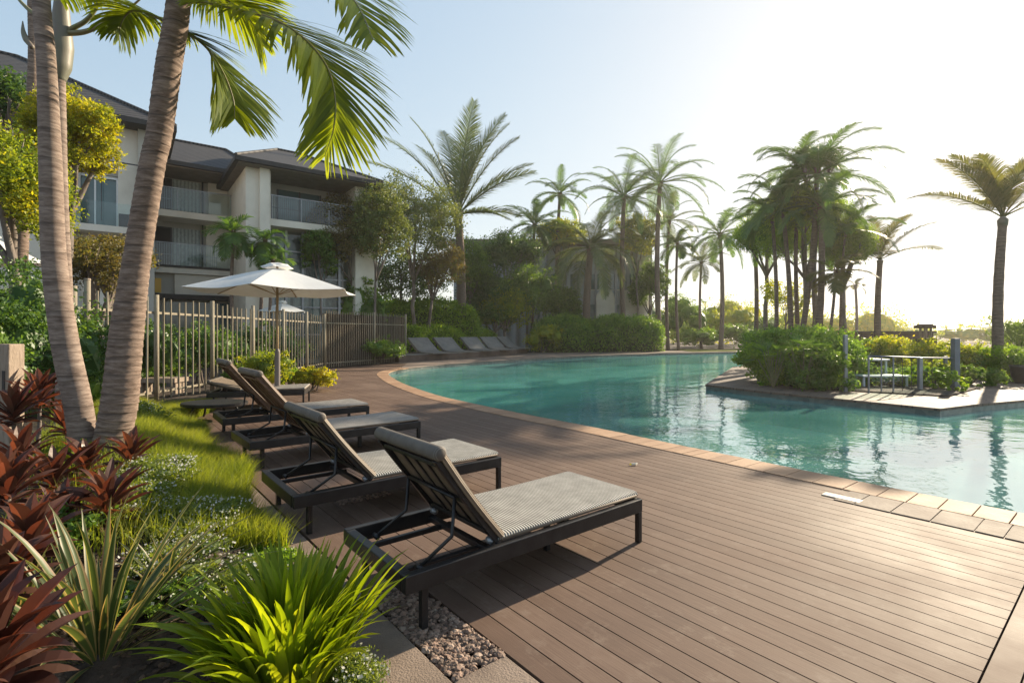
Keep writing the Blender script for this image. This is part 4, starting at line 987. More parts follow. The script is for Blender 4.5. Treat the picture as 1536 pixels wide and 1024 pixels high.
for dx in (-.14, .10):
    for dy in (-.12, .12): mb = MB(); mb.box((q.x+dx, 21+dy-.03, H-.19), (q.x+dx+.06, 21+dy+.03, zt-.06)); mb.build('lantern_post', m_timber, la)
mb = MB(); mb.box((q.x-.30, 20.75, zt-.06), (q.x+.26, 21.25, zt+.06)); mb.box((q.x-.22, 20.8, zt+.06), (q.x+.18, 21.2, zt+.11)); mb.build('cap', m_roofbrown, la, bevel=.02)
gw = thing('garden_wall', ((1330-768)/F*27, 27, 0), 'long low brown garden wall behind the island shrubs', 'wall')
mb = MB(); mb.box(((1270-768)/F*27, 27, 0), ((1400-768)/F*27, 27.5, 1.72)); mb.build('wall_face', m_roofbrown, gw); mb = MB(); mb.box(((1270-768)/F*27-.1, 26.9, 1.722), ((1400-768)/F*27+.1, 27.6, 1.82)); mb.build('capping', m_plinth, gw)
def table(px, py, D, w_, d_, label):
    X = (px-768)/F*D; z = H-(py-500)/F*D; r = thing('white_table', (X, D, 0), label, 'table', 'white tables on the island')
    mb = MB(); mb.box((X-w_/2, D-d_/2, z-.05), (X+w_/2, D+d_/2, z)); mb.build('table_top', m_whitepaint, r, bevel=.008)
    for i in (-1, 1):
        for j in (-1, 1): mb = MB(); mb.box((X+i*(w_/2-.08)-.025, D+j*(d_/2-.08)-.025, 0), (X+i*(w_/2-.08)+.025, D+j*(d_/2-.08)+.025, z-.051)); mb.build('leg', m_whitepaint, r)
table(1284, 537, 17.5, 1.3, 1.4, 'long white table behind the left end of the island railing')
table(1322, 562, 16.2, 1.5, .5, 'low white bench table behind the middle of the island railing')
# small far right paving and dark pot
q = gp(1532, 575); pt_ = thing('planter_pot', q, 'dark round planter pot at the right edge beside the island path', 'pot')
mb = MB(); mb.tube([q, q+Vector((0, 0, .25)), q+Vector((0, 0, .55)), q+Vector((0, 0, .62))], [.16, .26, .30, .32], 20); mb.build('pot_body', m_frame, pt_, smooth=True)
mb = MB(); clump_crown(mb, [(q.x, q.y, .95, .35, .35, .35)], 350, .1); mb.build('foliage', m_leaf_mid, pt_)

# skimmer lid, fallen flower
c_ = gp(1262, 747); mb = MB(); u0, v0 = touv(c_)
mb.add([tuple(c_+Vector((.62, -.79, 0))*a+Vector((.79, .62, 0))*b+Vector((0, 0, z))) for z in (.0, .012) for a, b in ((-.17, -.05), (.17, -.05), (.17, .07), (-.17, .07))], [(0,3,2,1), (4,5,6,7), (0,1,5,4), (1,2,6,5), (2,3,7,6), (3,0,4,7)])
mb.build('skimmer_lid', m_cream, recalc=True, bevel=.003, label='small cream rectangular cover plate set at the tile row', cat='cover plate')
q = gp(948, 698)+Vector((0, 0, .004)); fw = thing('fallen_flower', q, 'tiny white and yellow fallen flower on the open deck', 'flower')
mb = MB(); mb.tube([q+Vector((-.012, 0, .014)), q+Vector((.045, .01, .016))], [.012, .016], 10); 
for k in range(4): a = k*1.5; mb.add([q+Vector((.04, .01, .016)), q+Vector((.06, .01+.02*math.cos(a), .018+.016*math.sin(a))), q+Vector((.078, .012+.008*math.cos(a+.5), .018+.006*math.sin(a))), q+Vector((.06, .01+.02*math.cos(a+1), .018+.016*math.sin(a+1)))], [(0, 1, 2, 3)])
mb.build('petals', m_white_petal, fw)
mb = MB(); mb.tube([q+Vector((-.03, -.002, .013)), q+Vector((-.010, 0, .014))], [.008, .013], 8); mb.build('flower_base', leafmat('yellow_petal', [(.75, .45, .03), (.8, .5, .05)], .2), fw)

# ================================================================== NEAR PALMS
def near_trunk(mb, spec, ring=.085, amp=.05):
    """spec: (px, py, D, width px)"""
    pts = [at(a, b, D) for a, b, D, w_ in spec]; rad = [w_/2/F*D for a, b, D, w_ in spec]
    P_ = catmull_3(pts, 48); R_ = np.interp(np.linspace(0, len(pts)-1, len(P_)), range(len(pts)), rad)
    out = []; rr = []; acc = 0; last = P_[0]
    for p, r in zip(P_, R_):
        acc += (p-last).length; last = p; f = (acc/ring) % 1.0
        out.append(p); rr.append(r*(1+amp*(1-f)**3-.01-.5*amp*(f > .93)))
    mb.tube(out, rr, 28)
def catmull_3(P, k):
    out = []; m = len(P)
    for i in range(m-1):
        a = P[i-1] if i else P[0]*2-P[1]; b = P[i]; c = P[i+1]; d = P[i+2] if i+2 < m else P[-1]*2-P[-2]
        for j in range(k): t = j/k; out.append(.5*((2*b)+(c-a)*t+(2*a-5*b+4*c-d)*t*t+(3*b-a-3*c+d)*t**3))
    out.append(P[-1]); return out
DA = 5.5
ra = thing('palm_tree', at(130, 700, DA), 'tall smooth grey palm trunk in the left foreground, leaning left of its twin', 'palm tree', 'near twin palms')
mb = MB(); near_trunk(mb, [(140, 745, DA, 60), (131, 690, DA, 46), (124, 650, DA, 36), (116, 600, DA, 35), (97, 510, DA, 34), (81, 385, DA, 30), (76, 250, DA, 28), (70, 100, DA, 23.5), (62, 0, DA, 22), (56, -160, DA, 21), (52, -330, DA, 20)], .07, .022); mb.build('trunk', m_bark_a, ra, smooth=True)
rb = thing('palm_tree', at(170, 700, DA), 'ringed palm trunk leaning right under the big bright drooping fronds', 'palm tree', 'near twin palms')
mb = MB(); near_trunk(mb, [(150, 745, DA-.05, 66), (160, 700, DA-.03, 50), (169, 655, DA, 46), (180, 600, DA, 47), (190, 500, DA, 43), (206, 385, DA, 35), (228, 250, DA, 33), (239, 200, DA, 33), (253, 100, DA, 34), (266, 20, DA, 32), (272, -60, DA, 30)]); mb.build('trunk', m_bark_b, rb, smooth=True)
mb = MB(); mb.tube([at(273, -50, DA), at(276, -90, DA), at(279, -190, DA), at(281, -300, DA)], [.13, .15, .125, .06], 16); mb.build('crownshaft', m_shaft, rb, smooth=True)
def nfrond(parent, pix, Ll, n_, sides=(1, -1), mat=m_frond_near, droop=.3, stemr=.022, lift=.1, w_=.034, fwd=.6, upref=None, start=.08, prof=None, segs=5):
    P_ = catmull_3([at(a, b, D) for a, b, D in pix], 8); mb = MB(); st = MB()
    frond(mb, P_, Ll, n_, w_, droop=droop, fwd=fwd, lift=lift, stemr=stemr, stem=st, sides=sides, start=start, segs=segs, upref=upref, prof=prof)
    o = mb.build('frond', mat, parent); st.build('midrib', m_petiole, o, smooth=True)
nfrond(rb, [(270, 8, DA), (292, 2, DA-.05), (330, 8, DA-.2), (400, 26, DA-.4), (452, 55, DA-.5), (490, 100, DA-.55), (503, 150, DA-.55), (500, 195, DA-.5), (487, 235, DA-.45)], 1.0, 125, upref=Vector((.25, -.5, 1)), droop=.16, lift=.05, fwd=.75, start=.03, w_=.036)
nfrond(rb, [(262, 40, DA+.1), (280, 48, DA+.35), (310, 72, DA+.55), (335, 110, DA+.65), (350, 150, DA+.7), (352, 178, DA+.7)], .85, 80, droop=.18, upref=Vector((.3, -.5, 1)), fwd=.75, w_=.034)
nfrond(rb, [(258, 35, DA), (240, 28, DA+.2), (215, 18, DA+.4), (195, 18, DA+.55), (182, 35, DA+.6), (178, 60, DA+.6)], .62, 80, droop=.45, mat=m_frond_near, w_=.04)
nfrond(rb, [(272, -20, DA), (320, -45, DA-.2), (400, -60, DA-.5), (470, -45, DA-.7), (530, 0, DA-.8), (560, 60, DA-.9)], .95, 95, droop=.26, upref=Vector((.2, -.5, 1)), w_=.036)
nfrond(rb, [(262, -30, DA), (300, -20, DA+.3), (340, 0, DA+.6), (375, 30, DA+.8), (395, 70, DA+.9)], .85, 80, droop=.25, w_=.034)
nfrond(rb, [(270, -60, DA), (200, -100, DA+.3), (130, -60, DA+.5), (90, 0, DA+.9)], .7, 70, droop=.4, w_=.034)
nfrond(rb, [(272, -60, DA), (300, -130, DA-.5), (360, -160, DA-1.0), (440, -140, DA-1.6)], .8, 70, droop=.35, w_=.034)
# third and fourth palms behind the left trunk
DB = 7.4
rc = thing('palm_tree', at(92, 620, DB), 'palm behind the left trunk with swollen grey green crownshaft and bare curving stalks', 'palm tree', 'palms behind the twin trunks')
mb = MB(); near_trunk(mb, [(100, 690, DB, 30), (98, 500, DB, 22), (90, 300, DB, 20), (88, 150, DB, 17), (87, 112, DB, 18)]); mb.build('trunk', m_bark_a, rc, smooth=True)
mb = MB(); mb.tube(catmull_3([at(87, 122, DB), at(88, 100, DB), at(90, 70, DB), at(92, 45, DB), at(92, 20, DB), at(92, -40, DB)], 5), list(np.interp(np.linspace(0, 5, 26), range(6), [.085, .15, .16, .12, .10, .05])), 16); mb.build('crownshaft', m_shaft, rc, smooth=True)
for pix in ([(95, 52, DB), (110, 42, DB), (130, 30, DB-.1), (146, 8, DB-.2), (152, -25, DB-.3), (150, -80, DB-.4)], [(98, 50, DB), (125, 48, DB), (150, 38, DB-.1), (172, 20, DB-.2), (195, 12, DB-.2), (240, -30, DB-.3)], [(84, 60, DB), (62, 30, DB), (40, 12, DB), (22, -10, DB), (0, -60, DB)], [(90, 30, DB), (100, 0, DB), (108, -50, DB)]):
    nfrond(rc, pix, .45, 14, stemr=.045, start=.86, mat=m_frond_green, segs=3)
rd = thing('palm_tree', at(40, 620, 13.0), 'dark leaning palm trunk left of the near trunks, with a pale curled sheath', 'palm tree', 'palms behind the twin trunks')
mb = MB(); near_trunk(mb, [(30, 560, 13.0, 22), (28, 400, 13.0, 21), (36, 290, 13.0, 20), (48, 190, 13.0, 19), (50, 120, 13.0, 14), (50, 60, 13.0, 12), (48, -20, 13.0, 12)]); mb.build('trunk', m_bark_b, rd, smooth=True)
mb = MB(); mb.tube(catmull_3([at(34, 32, 12.9), at(35, 48, 12.9), at(40, 60, 12.9), at(49, 72, 12.9)], 4), list(np.interp(np.linspace(0, 3, 13), range(4), [.01, .05, .075, .05])), 10); mb.build('leaf_sheath', m_shaft, rd, smooth=True)
nfrond(rd, [(48, -20, 13.0), (30, -60, 13.0), (0, -60, 12.9), (-30, -10, 12.8)], .6, 30, mat=m_frond_green)

# ================================================================== FOREGROUND PLANTS
def strap(mb, base, az, el, L_, w_, curl, segs=7, fold=.25, tip=1.0, mid=.45, margin=False):
    """one long folded leaf with a V section"""
    p = Vector(base); e = el; rows = []; side = Vector((-math.sin(az), math.cos(az), 0))
    tw = random.uniform(-.35, .35)
    for s in range(segs+1):
        t = s/segs; ww = w_*(min(1, (t/mid)**.6*.75+.25) if t < mid else max(0, 1-((t-mid)/(1-mid))**1.7*tip))
        d = Vector((math.cos(az)*math.cos(e), math.sin(az)*math.cos(e), math.sin(e))); nrm = side.cross(d); sd = side*math.cos(tw*t)+nrm*math.sin(tw*t)
        if margin: rows.append(tuple(p+sd*ww*k+nrm*(-ww*fold*abs(k)*2) for k in (-.5, -.33, 0, .33, .5)))
        else: rows.append((p-sd*ww*.5+nrm*(-ww*fold), p.copy(), p+sd*ww*.5+nrm*(-ww*fold)))
        p = p+d*(L_/segs); e -= curl/segs*(.4+1.2*t)
    b = len(mb.v); nc = 5 if margin else 3
    for r_ in rows:
        for c in r_: mb.v.append(tuple(c))
    for s in range(segs):
        a = b+nc*s
        for k in range(nc-1):
            if margin and k in (0, 3): mb.m2.append(len(mb.f))
            mb.f.append((a+k, a+k+1, a+k+nc+1, a+k+nc))
def cordyline(px, py, D, Ll, label, nl=30, mat=m_cordy, w_=.075, el=(1.45, .1)):
    c = at(px, py, D); u, v = touv(c); z0 = max(0, bedz(u, v))-.02 if u < -.5 else 0
    base = Vector((c.x+random.uniform(-.08, .08), c.y+random.uniform(-.05, .08), min(z0, c.z-.15))); root = thing('cordyline', base, label, 'cordyline', 'red cordylines in the garden bed')
    st = MB(); limb(st, base, c-Vector((0, 0, .02)), .022, .016, 8, 6, .05); st.build('stem', m_bark_tree, root, smooth=True)
    Ll *= .88; mb = MB()
    for k in range(nl):
        t = k/nl; strap(mb, c+Vector((0, 0, -.10+.12*(1-t))), k*2.399+random.uniform(-.3, .3), el[0]+(el[1]-el[0])*t**.8+random.uniform(-.12, .12), Ll*(.62+.38*math.sin(math.pi*min(1, t+.25)))*random.uniform(.85, 1.15), w_*random.uniform(.8, 1.2), random.uniform(.3, 1.2), fold=.22, mid=.55)
    o = mb.build('leaves', mat, root, smooth=False)
    return root
for i, (px, py, D, Ll, lab) in enumerate([
    (160, 765, 3.55, .42, 'red cordyline rosette on a bare stem below the twin palm trunks'),
    (60, 600, 5.6, .46, 'red cordyline behind, right of the timber post'),
    (20, 622, 5.0, .42, 'red cordyline at the left edge, just below the timber post'),
    (100, 640, 5.9, .42, 'small red cordyline left of the smooth palm trunk base'),
    (196, 690, 4.7, .36, 'dark red cordyline poking out right of the ringed palm trunk'),
    (12, 740, 3.7, .44, 'bronze cordyline at the left edge, halfway up the bed'),
    (80, 722, 4.2, .40, 'bronze cordyline between the left edge and the twin trunks'),
    (42, 822, 2.9, .40, 'pink red cordyline above the variegated flax, left side'),
    (90, 790, 3.5, .36, 'deep red cordyline just left of the stemmed rosette'),
    (0, 880, 2.5, .34, 'dark cordyline at the left edge above the orange bronze one'),
    (-18, 1000, 1.75, .42, 'orange bronze cordyline with broad leaves in the bottom left corner'),
    (130, 700, 4.7, .36, 'red cordyline growing against the base of the twin trunks'),
    (30, 690, 4.4, .40, 'brown red cordyline in the middle of the left edge clump')]):
    cordyline(px, py, D, Ll, lab, nl=42 if D < 4 else 34, w_=.082 if D < 3 else .072)
def tuft(px, py, D, Ll, nl, mat, label, cat, name, w_, spread=.12, el=(1.5, .15), curl=(.5, 1.5), seg=8, extra=()):
    c = at(px, py, D); u, v = touv(c); z0 = max(0, bedz(u, v)) if u < -.5 else 0; c.z = z0-.01
    root = thing(name, c, label, cat); mb = MB()
    for k in range(nl):
        t = (k+.5)/nl; a = k*2.399+random.uniform(-.4, .4); r = spread*math.sqrt(t)
        strap(mb, c+Vector((math.cos(a)*r, math.sin(a)*r, 0)), a, el[0]+(el[1]-el[0])*t+random.uniform(-.15, .15), Ll*random.uniform(.7, 1.12), w_*random.uniform(.7, 1.2), random.uniform(*curl), seg, .18, mid=.4, margin=(name == 'flax'))
    for (a, e, l, w2, cu) in extra: strap(mb, c, a, e, l, w2, cu, 10, .15, margin=(name == 'flax'))
    mb.build('leaves', mat, root, smooth=True, mat2=m_flaxedge if name == 'flax' else None)
    return root
tuft(436, 1000, 2.48, .60, 300, m_lime, 'bright lime green strappy clump at the front beside the border path', 'strappy plant', 'lily_clump', .048, .22, el=(1.62, 1.12), curl=(.4, 1.5))
tuft(368, 1000, 2.5, .34, 50, m_lime, 'smaller lime green clump left of the big bright one', 'strappy plant', 'lily_clump', .036, .18, el=(1.5, .8), curl=(.4, 1.5))
tuft(150, 960, 2.55, .78, 60, m_flax, 'striped green and cream flax with long stiff leaves, bottom left', 'flax plant', 'flax', .042, .12, el=(1.45, .35), curl=(.2, .9), extra=[(.15, .75, 1.05, .04, .9), (.35, .95, 1.0, .04, .8), (-.1, .5, .9, .035, .5), (.55, .8, .95, .035, .7), (3.6, .35, .7, .05, .4)])
tuft(250, 900, 3.05, .42, 30, m_flax, 'small pale striped flax behind the large flax', 'flax plant', 'flax', .025, .08)
tuft(35, 905, 2.7, .40, 40, m_flax, 'green flax tuft below the pink red cordyline at left', 'flax plant', 'flax', .03, .08)
# low bushes
def lowbush(px, py, D, r, h, mat, label, nleaf, size, flowers=0, asp=.5, name='ground_cover_bush', cat='bush', group=None):
    c = at(px, py, D); u, v = touv(c); z0 = max(0, bedz(u, v)) if u < -.5 else 0
    root = thing(name, (c.x, c.y, z0), label, cat, group); bls = blobs_around(c.x, c.y, z0+h*.4, r, r, h*.55, 9, .45)
    mb = MB(); clump_crown(mb, bls, nleaf, size, .5, asp, per=20, up=.5); core(mb, bls, .5); mb.build('foliage', mat, root)
    if flowers:
        fl = MB(); P_ = []
        for b in bls:
            d = rng.normal(0, 1, (flowers//len(bls), 3)); d[:, 2] = np.abs(d[:, 2]); d /= np.linalg.norm(d, axis=1, keepdims=True)
            P_.append(np.array(b[:3])+d*np.array(b[3:6])*rng.uniform(.9, 1.25, (len(d), 1)))
        P_ = np.concatenate(P_); V_, Fq = leaf_quads(P_, rng.normal(0, 1, (len(P_), 3)), .016, 1.0); fl.raw(V_, Fq); fl.build('flowers', m_white_petal, root, kind='stuff')
    return root
lowbush(222, 735, 4.6, .36, .30, m_flowershrub, 'white flowered low shrub right of the twin trunks', 9000, .028, 900, group='white flowered shrubs')
lowbush(285, 800, 3.9, .34, .24, m_flowershrub, 'white flowered low shrub in front of the grass mound', 9000, .026, 900, group='white flowered shrubs')
lowbush(205, 800, 3.9, .30, .24, m_flowershrub, 'white flowered low shrub beside the bare stemmed cordyline', 7000, .026, 600, group='white flowered shrubs')
lowbush(270, 850, 3.3, .34, .20, m_flowershrub, 'flat white flowered shrub above the flax leaves', 5000, .022, 500, group='white flowered shrubs')
lowbush(385, 800, 3.7, .32, .14, m_leaf_bright, 'fine bright green bush where the grass mound meets the border path', 7000, .022, 60)
lowbush(345, 862, 3.15, .30, .16, m_flowershrub, 'low white flowered shrub between the flax and the lime green clump', 5000, .022, 300, group='white flowered shrubs')
lowbush(240, 880, 2.95, .26, .14, m_leaf_mid, 'flat dark green ground cover at the foot of the striped flax', 3500, .022, 60)
lowbush(212, 610, 8.0, .35, .40, m_flowershrub, 'grey green low shrub at the top of the grass mound', 4500, .035, 300, group='white flowered shrubs')
lowbush(530, 1012, 2.42, .16, .20, m_flowershrub, 'small green ground cover spilling on the border path at the front', 5200, .014, 120)
lowbush(105, 700, 5.2, .3, .3, m_leaf_yg, 'small yellow green bush hugging the palm base', 1500, .045)
lowbush(70, 860, 3.3, .35, .3, m_leaf_mid, 'dark green low bush among the red cordylines', 2500, .04)
gc = MB(); sel = np.array([noise.noise(Vector((x[0]*1.1, x[1]*1.1, 9)))+rng.uniform(-.2, .2) > .02 for x in GCL]); G_ = GCL[sel]; G_ = np.repeat(G_, 2, axis=0)+rng.normal(0, .03, (len(G_)*2, 3))*[1, 1, .5]; G_[:, 2] += .13
V_, Fq = leaf_quads(G_, rng.normal(0, 1, (len(G_), 3))+[0, 0, .6], .035, .5); gc.raw(V_, Fq); gc.build('ground_cover', m_flowershrub, kind='stuff', label='small leaved ground cover woven through the grass mound', cat='ground cover')
# mulch in bed
pe = MB(); pts = []
for _ in range(3000): u = rng.uniform(-1.9, -.54); v = rng.uniform(-1.6, 2.4); pts.append(uv(u, v, bedz(u, v)+rng.uniform(-.004, .01)))
pebbles(pe, pts, .008, .024, .5); pe.build('mulch', m_chip, kind='stuff', label='dark bark and stone mulch between the foreground plants', cat='mulch')

# ================================================================== LEFT BACKGROUND PLANTS
def ctree(px, py, D, rpx, rpy, mat, label, bpx=None, nleaf=6000, size=.13, n_=9, f=.45, group=None, tr_=.14, name='broadleaf_tree', clump=.4, h0=0, bark=None, per=24, asp=.5, coreit=False):
    c = at(px, py, D); rx = rpx/F*D; rz = rpy/F*D
    bb = ((bpx if bpx is not None else px)-768)/F*D
    return tree((bb, D, h0), blobs_around(c.x, c.y, c.z, rx, rx*.8, rz, n_, f), mat, nleaf, size, label, tr_, name, 'tree', group, clump, 4, bark, coreit, per, asp)
ctree(112, 205, 12.5, 66, 82, m_leaf_yellow, 'yellow leaved tree between the two near trunks, before the hotel', 100, 22000, .085, 15, .42, clump=.35)
ctree(18, 285, 11.0, 85, 115, m_leaf_yg, 'yellow green tree at the upper left edge', 25, 22000, .085, 15, .42)
ctree(10, 150, 14.0, 55, 60, m_leaf_dark, 'dark green tree top at the far upper left', 20, 5000, .12, 8)
ctree(165, 385, 14.5, 56, 40, m_leaf_rust, 'reddish green airy tree below the left hotel window', 165, 9000, .09, 10, .42)
ctree(145, 410, 13.5, 62, 60, m_leaf_rust, 'twiggy brown green bush left of the picket fence', 150, 7000, .08, 9, .45)
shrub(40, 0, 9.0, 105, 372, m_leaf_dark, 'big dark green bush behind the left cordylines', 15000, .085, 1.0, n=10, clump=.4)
shrub(-10, 0, 8.0, 55, 440, m_leaf_mid, 'mid green bush at the left edge above the timber post', 7000, .07, .7, n=8)
shrub(115, 0, 9.2, 42, 470, m_leaf_mid, 'green bush behind the smooth palm trunk', 5000, .07, .5, n=8)
for i, (px, D, w_, yt, mt, lab) in enumerate([(215, 14.5, 60, 470, m_leaf_dark, 'dark climbing shrub behind the first pickets'), (300, 16.5, 55, 478, m_leaf_mid, 'green shrub behind the pickets left of the parasol'), (360, 19, 45, 478, m_leaf_dark, 'dark shrub behind the pickets and the parasol pole'), (420, 23, 40, 480, m_leaf_dark, 'dark shrub behind the fence right of the parasol pole'), (236, 14.8, 22, 525, m_leaf_mid, 'bright leafy climber behind the pickets by the bench')]):
    shrub(px, 0, D, w_, yt, mt, lab, 4500, .10, 1.0, n=8)
shrub(400, 0, 14.6, 42, 522, m_leaf_yg, 'yellow green bush in front of the fence beside the parasol sleeve', 4500, .07, .6, n=8)
shrub(352, 0, 15.6, 24, 545, m_leaf_mid, 'low green bush between the fence and the raised lounger backs', 2200, .07, .5)
shrub(470, 0, 15.2, 34, 546, m_leaf_yellow, 'bright yellow leaved bush beside the farthest near lounger', 3200, .075, .5, n=8)
shrub(438, 0, 16.0, 30, 550, m_leaf_bright, 'green bush between the parasol and the yellow bush', 2200, .07, .5)

# ================================================================== MIDDLE: hedges, trees before the hotel
hedge([(-13.8, 34.6), (-6.6, 37.6), (-2.2, 43.6), (-4.2, 45.4), (-13.5, 38)][0:1]+[(-2.4, 42.0), (-3.4, 44.8), (-13.8, 37.2)], 4.1, m_leaf_bright, 'long clipped hedge behind the picket fence', 34000, .15, lump=.2)
hedge([(-9.2, 32.9), (-3.4, 40.2), (-5.0, 41.6), (-10.6, 34.6)], 2.1, m_leaf_bright, 'low grassy hedge mound behind the lounge beds', 22000, .12, lump=.25)
hedge([(-3.3, 40.9), (-.9, 46.2), (-2.3, 47.2), (-4.9, 42)], 1.9, m_leaf_bright, 'short low hedge behind the right lounge beds', 8000, .12, lump=.25)
shrub(567, 0, 28.5, 36, 503, m_leaf_mid, 'round clipped bush at the end of the fence', 5500, .10, 1.2, n=9)
ctree(625, 335, 37, 74, 92, m_leaf_olive, 'tall olive leaved tree with pale trunk before the hotel end', 618, 26000, .15, 15, .40, clump=.35, tr_=.16, per=30)
ctree(525, 350, 29.5, 60, 70, m_leaf_rust, 'reddish olive tree in front of the right hotel balcony', 530, 24000, .13, 13, .42, clump=.35, tr_=.08)
ctree(566, 335, 28.9, 46, 86, m_leaf_olive, 'olive green tree hiding the right end of the hotel', 562, 20000, .13, 12, .42, clump=.38, tr_=.09)
shrub(546, 0, 29.6, 38, 398, m_leaf_mid, 'tall green shrub behind the boarded end of the fence', 12000, .13, .6, n=10)
ctree(480, 380, 28, 30, 45, m_leaf_mid, 'small green tree right of the parasol top', 482, 9000, .12, 9, .42, tr_=.06)
ctree(664, 395, 38, 40, 50, m_leaf_rust, 'small brownish tree with leaning trunk beside the coconut palm', 640, 11000, .14, 9, .4)
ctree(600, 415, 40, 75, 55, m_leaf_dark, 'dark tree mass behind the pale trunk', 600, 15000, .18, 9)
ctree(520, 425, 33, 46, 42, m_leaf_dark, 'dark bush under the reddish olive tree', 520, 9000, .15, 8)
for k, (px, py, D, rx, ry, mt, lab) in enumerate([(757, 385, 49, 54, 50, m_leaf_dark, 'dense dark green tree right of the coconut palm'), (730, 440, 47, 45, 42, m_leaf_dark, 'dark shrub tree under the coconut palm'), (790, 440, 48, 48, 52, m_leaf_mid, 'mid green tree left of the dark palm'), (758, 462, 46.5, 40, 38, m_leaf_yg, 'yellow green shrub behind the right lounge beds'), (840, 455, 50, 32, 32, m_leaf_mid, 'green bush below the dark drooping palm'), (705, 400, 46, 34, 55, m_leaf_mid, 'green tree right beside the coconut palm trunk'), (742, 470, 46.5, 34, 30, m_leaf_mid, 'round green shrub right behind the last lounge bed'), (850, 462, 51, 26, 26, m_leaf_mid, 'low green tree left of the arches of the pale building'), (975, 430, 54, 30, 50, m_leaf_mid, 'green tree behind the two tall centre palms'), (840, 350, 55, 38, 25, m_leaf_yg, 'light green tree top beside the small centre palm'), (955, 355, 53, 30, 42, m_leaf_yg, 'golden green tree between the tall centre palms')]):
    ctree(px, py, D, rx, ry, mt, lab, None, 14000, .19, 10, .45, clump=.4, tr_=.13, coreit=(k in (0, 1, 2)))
# palm over the parasol (hotel side)
palm(350, 350, 23.0, 352, 1.35, 'small fluffy palm against the hotel columns above the parasol', m_frond_green, 18, .07, (1.3, -.8), 2.0, .6, 20, .05, name='palm_tree', group='palms by the hotel')
palm(398, 362, 23.5, 392, 1.3, 'small dark palm just right of the fluffy one, above the parasol', m_frond_green, 16, .07, (1.2, -.9), 2.0, .6, 20, .05, group='palms by the hotel')
palm(410, 392, 23.2, 404, 1.0, 'lowest of the three small palms behind the parasol top', m_frond_green, 12, .06, (1.2, -.9), 2.0, .5, 18, .05, group='palms by the hotel')
# right hedge and bushes
hedge([(2.2, 44.9), (14.4, 47.6), (14.2, 50.5), (1.6, 48)], 3.1, m_leaf_hedge, 'long bright hedge across the far side of the pool', 34000, .17, lump=.3)
shrub(815, 0, 45.0, 30, 484, m_leaf_yg, 'round yellow green bush at the left end of the far hedge', 3500, .15, 1.4)
for (px, D, w_, yt, mt, lab) in [(1050, 56, 34, 488, m_leaf_hedge, 'low bush right of the far hedge'), (1105, 56, 30, 482, m_leaf_mid, 'shady bush behind the island tip'), (1090, 62, 55, 455, m_leaf_yg, 'hazy green bush group beyond the lawn'), (1025, 60, 42, 430, m_leaf_mid, 'green tree mass behind the thin palm'), (1100, 72, 50, 437, m_leaf_yg, 'far round tree between palm trunks'), (1140, 60, 34, 470, m_leaf_mid, 'green shrub behind the island palms')]:
    shrub(px, 0, D, w_, yt, mt, lab, 4200, .22, 2.5, n=8, stems=False)
for (px, D, w_, yt, mt, lab, nl) in [
    (1192, 18.0, 68, 484, m_leaf_hedge, 'large leafy shrub at the tip end of the island', 13000), (1150, 17.3, 30, 512, m_leaf_bright, 'bright leafy shrub at the left edge of the island planting', 5000),
    (1245, 17.4, 36, 490, m_leaf_hedge, 'leafy shrub just left of the island railing', 7000), (1215, 15.8, 42, 515, m_leaf_mid, 'front low shrub on the island before the big one', 6500),
    (1300, 22.0, 40, 505, m_leaf_mid, 'flat topped shrub behind the railing, left part', 5000), (1350, 21.0, 44, 498, m_leaf_yg, 'spreading yellow green shrub behind the railing', 5500),
    (1408, 20.5, 34, 508, m_leaf_yg, 'sunlit shrub behind the thick railing post', 4500), (1400, 15.6, 16, 545, m_leaf_bright, 'small bright plant inside the railing end', 1500),
    (1465, 20, 42, 512, m_leaf_yg, 'sunlit yellow green shrub right of the railing', 6500), (1515, 18.5, 36, 515, m_leaf_bright, 'sunny shrub at the right edge behind the big palm trunk', 5500),
    (1525, 24, 30, 470, m_leaf_mid, 'taller green shrub at the right edge beyond the big palm', 3500), (1450, 17.2, 30, 545, m_leaf_mid, 'low shady shrub at the foot of the far right palm', 3000), (1335, 17.2, 34, 548, m_leaf_bright, 'low bright shrub seen through the island railing', 3000), (1385, 17.5, 26, 535, m_leaf_yg, 'sunlit shrub seen through the right part of the island railing', 2600), (1275, 17.2, 24, 556, m_leaf_bright, 'low bright plants under the long white table', 2000)]:
    shrub(px, 0, D, w_, yt, mt, lab, int(nl*1.7), .11, 1.2, n=11, coreit=False, name='shrub', stems=px > 1280, low=True)
# fan leaves on the island front
for (px, py, D, lab) in [(1160, 545, 16.0, 'fan leaved plant at the front left of the island'), (1205, 535, 15.4, 'fan leaved plant at the middle front of the island shrubs')]:
    c = at(px, py, D); r_ = thing('fan_palm', (c.x, c.y, 0), lab, 'fan palm'); mb = MB(); st = MB()
    for k in range(12):
        a = k*2.4; e = random.uniform(-.1, 1.1); tp_ = c+Vector((math.cos(a)*math.cos(e), math.sin(a)*math.cos(e), math.sin(e)))*.45; st.tube([Vector((c.x, c.y, 0)), tp_], .012, 5)
        for j in range(14): strap(mb, tp_, a+(j-7)*.17, e-.3, .5, .03, .5, 3)
    mb.build('leaves', m_frond_green, r_); st.build('stem', m_petiole, r_)

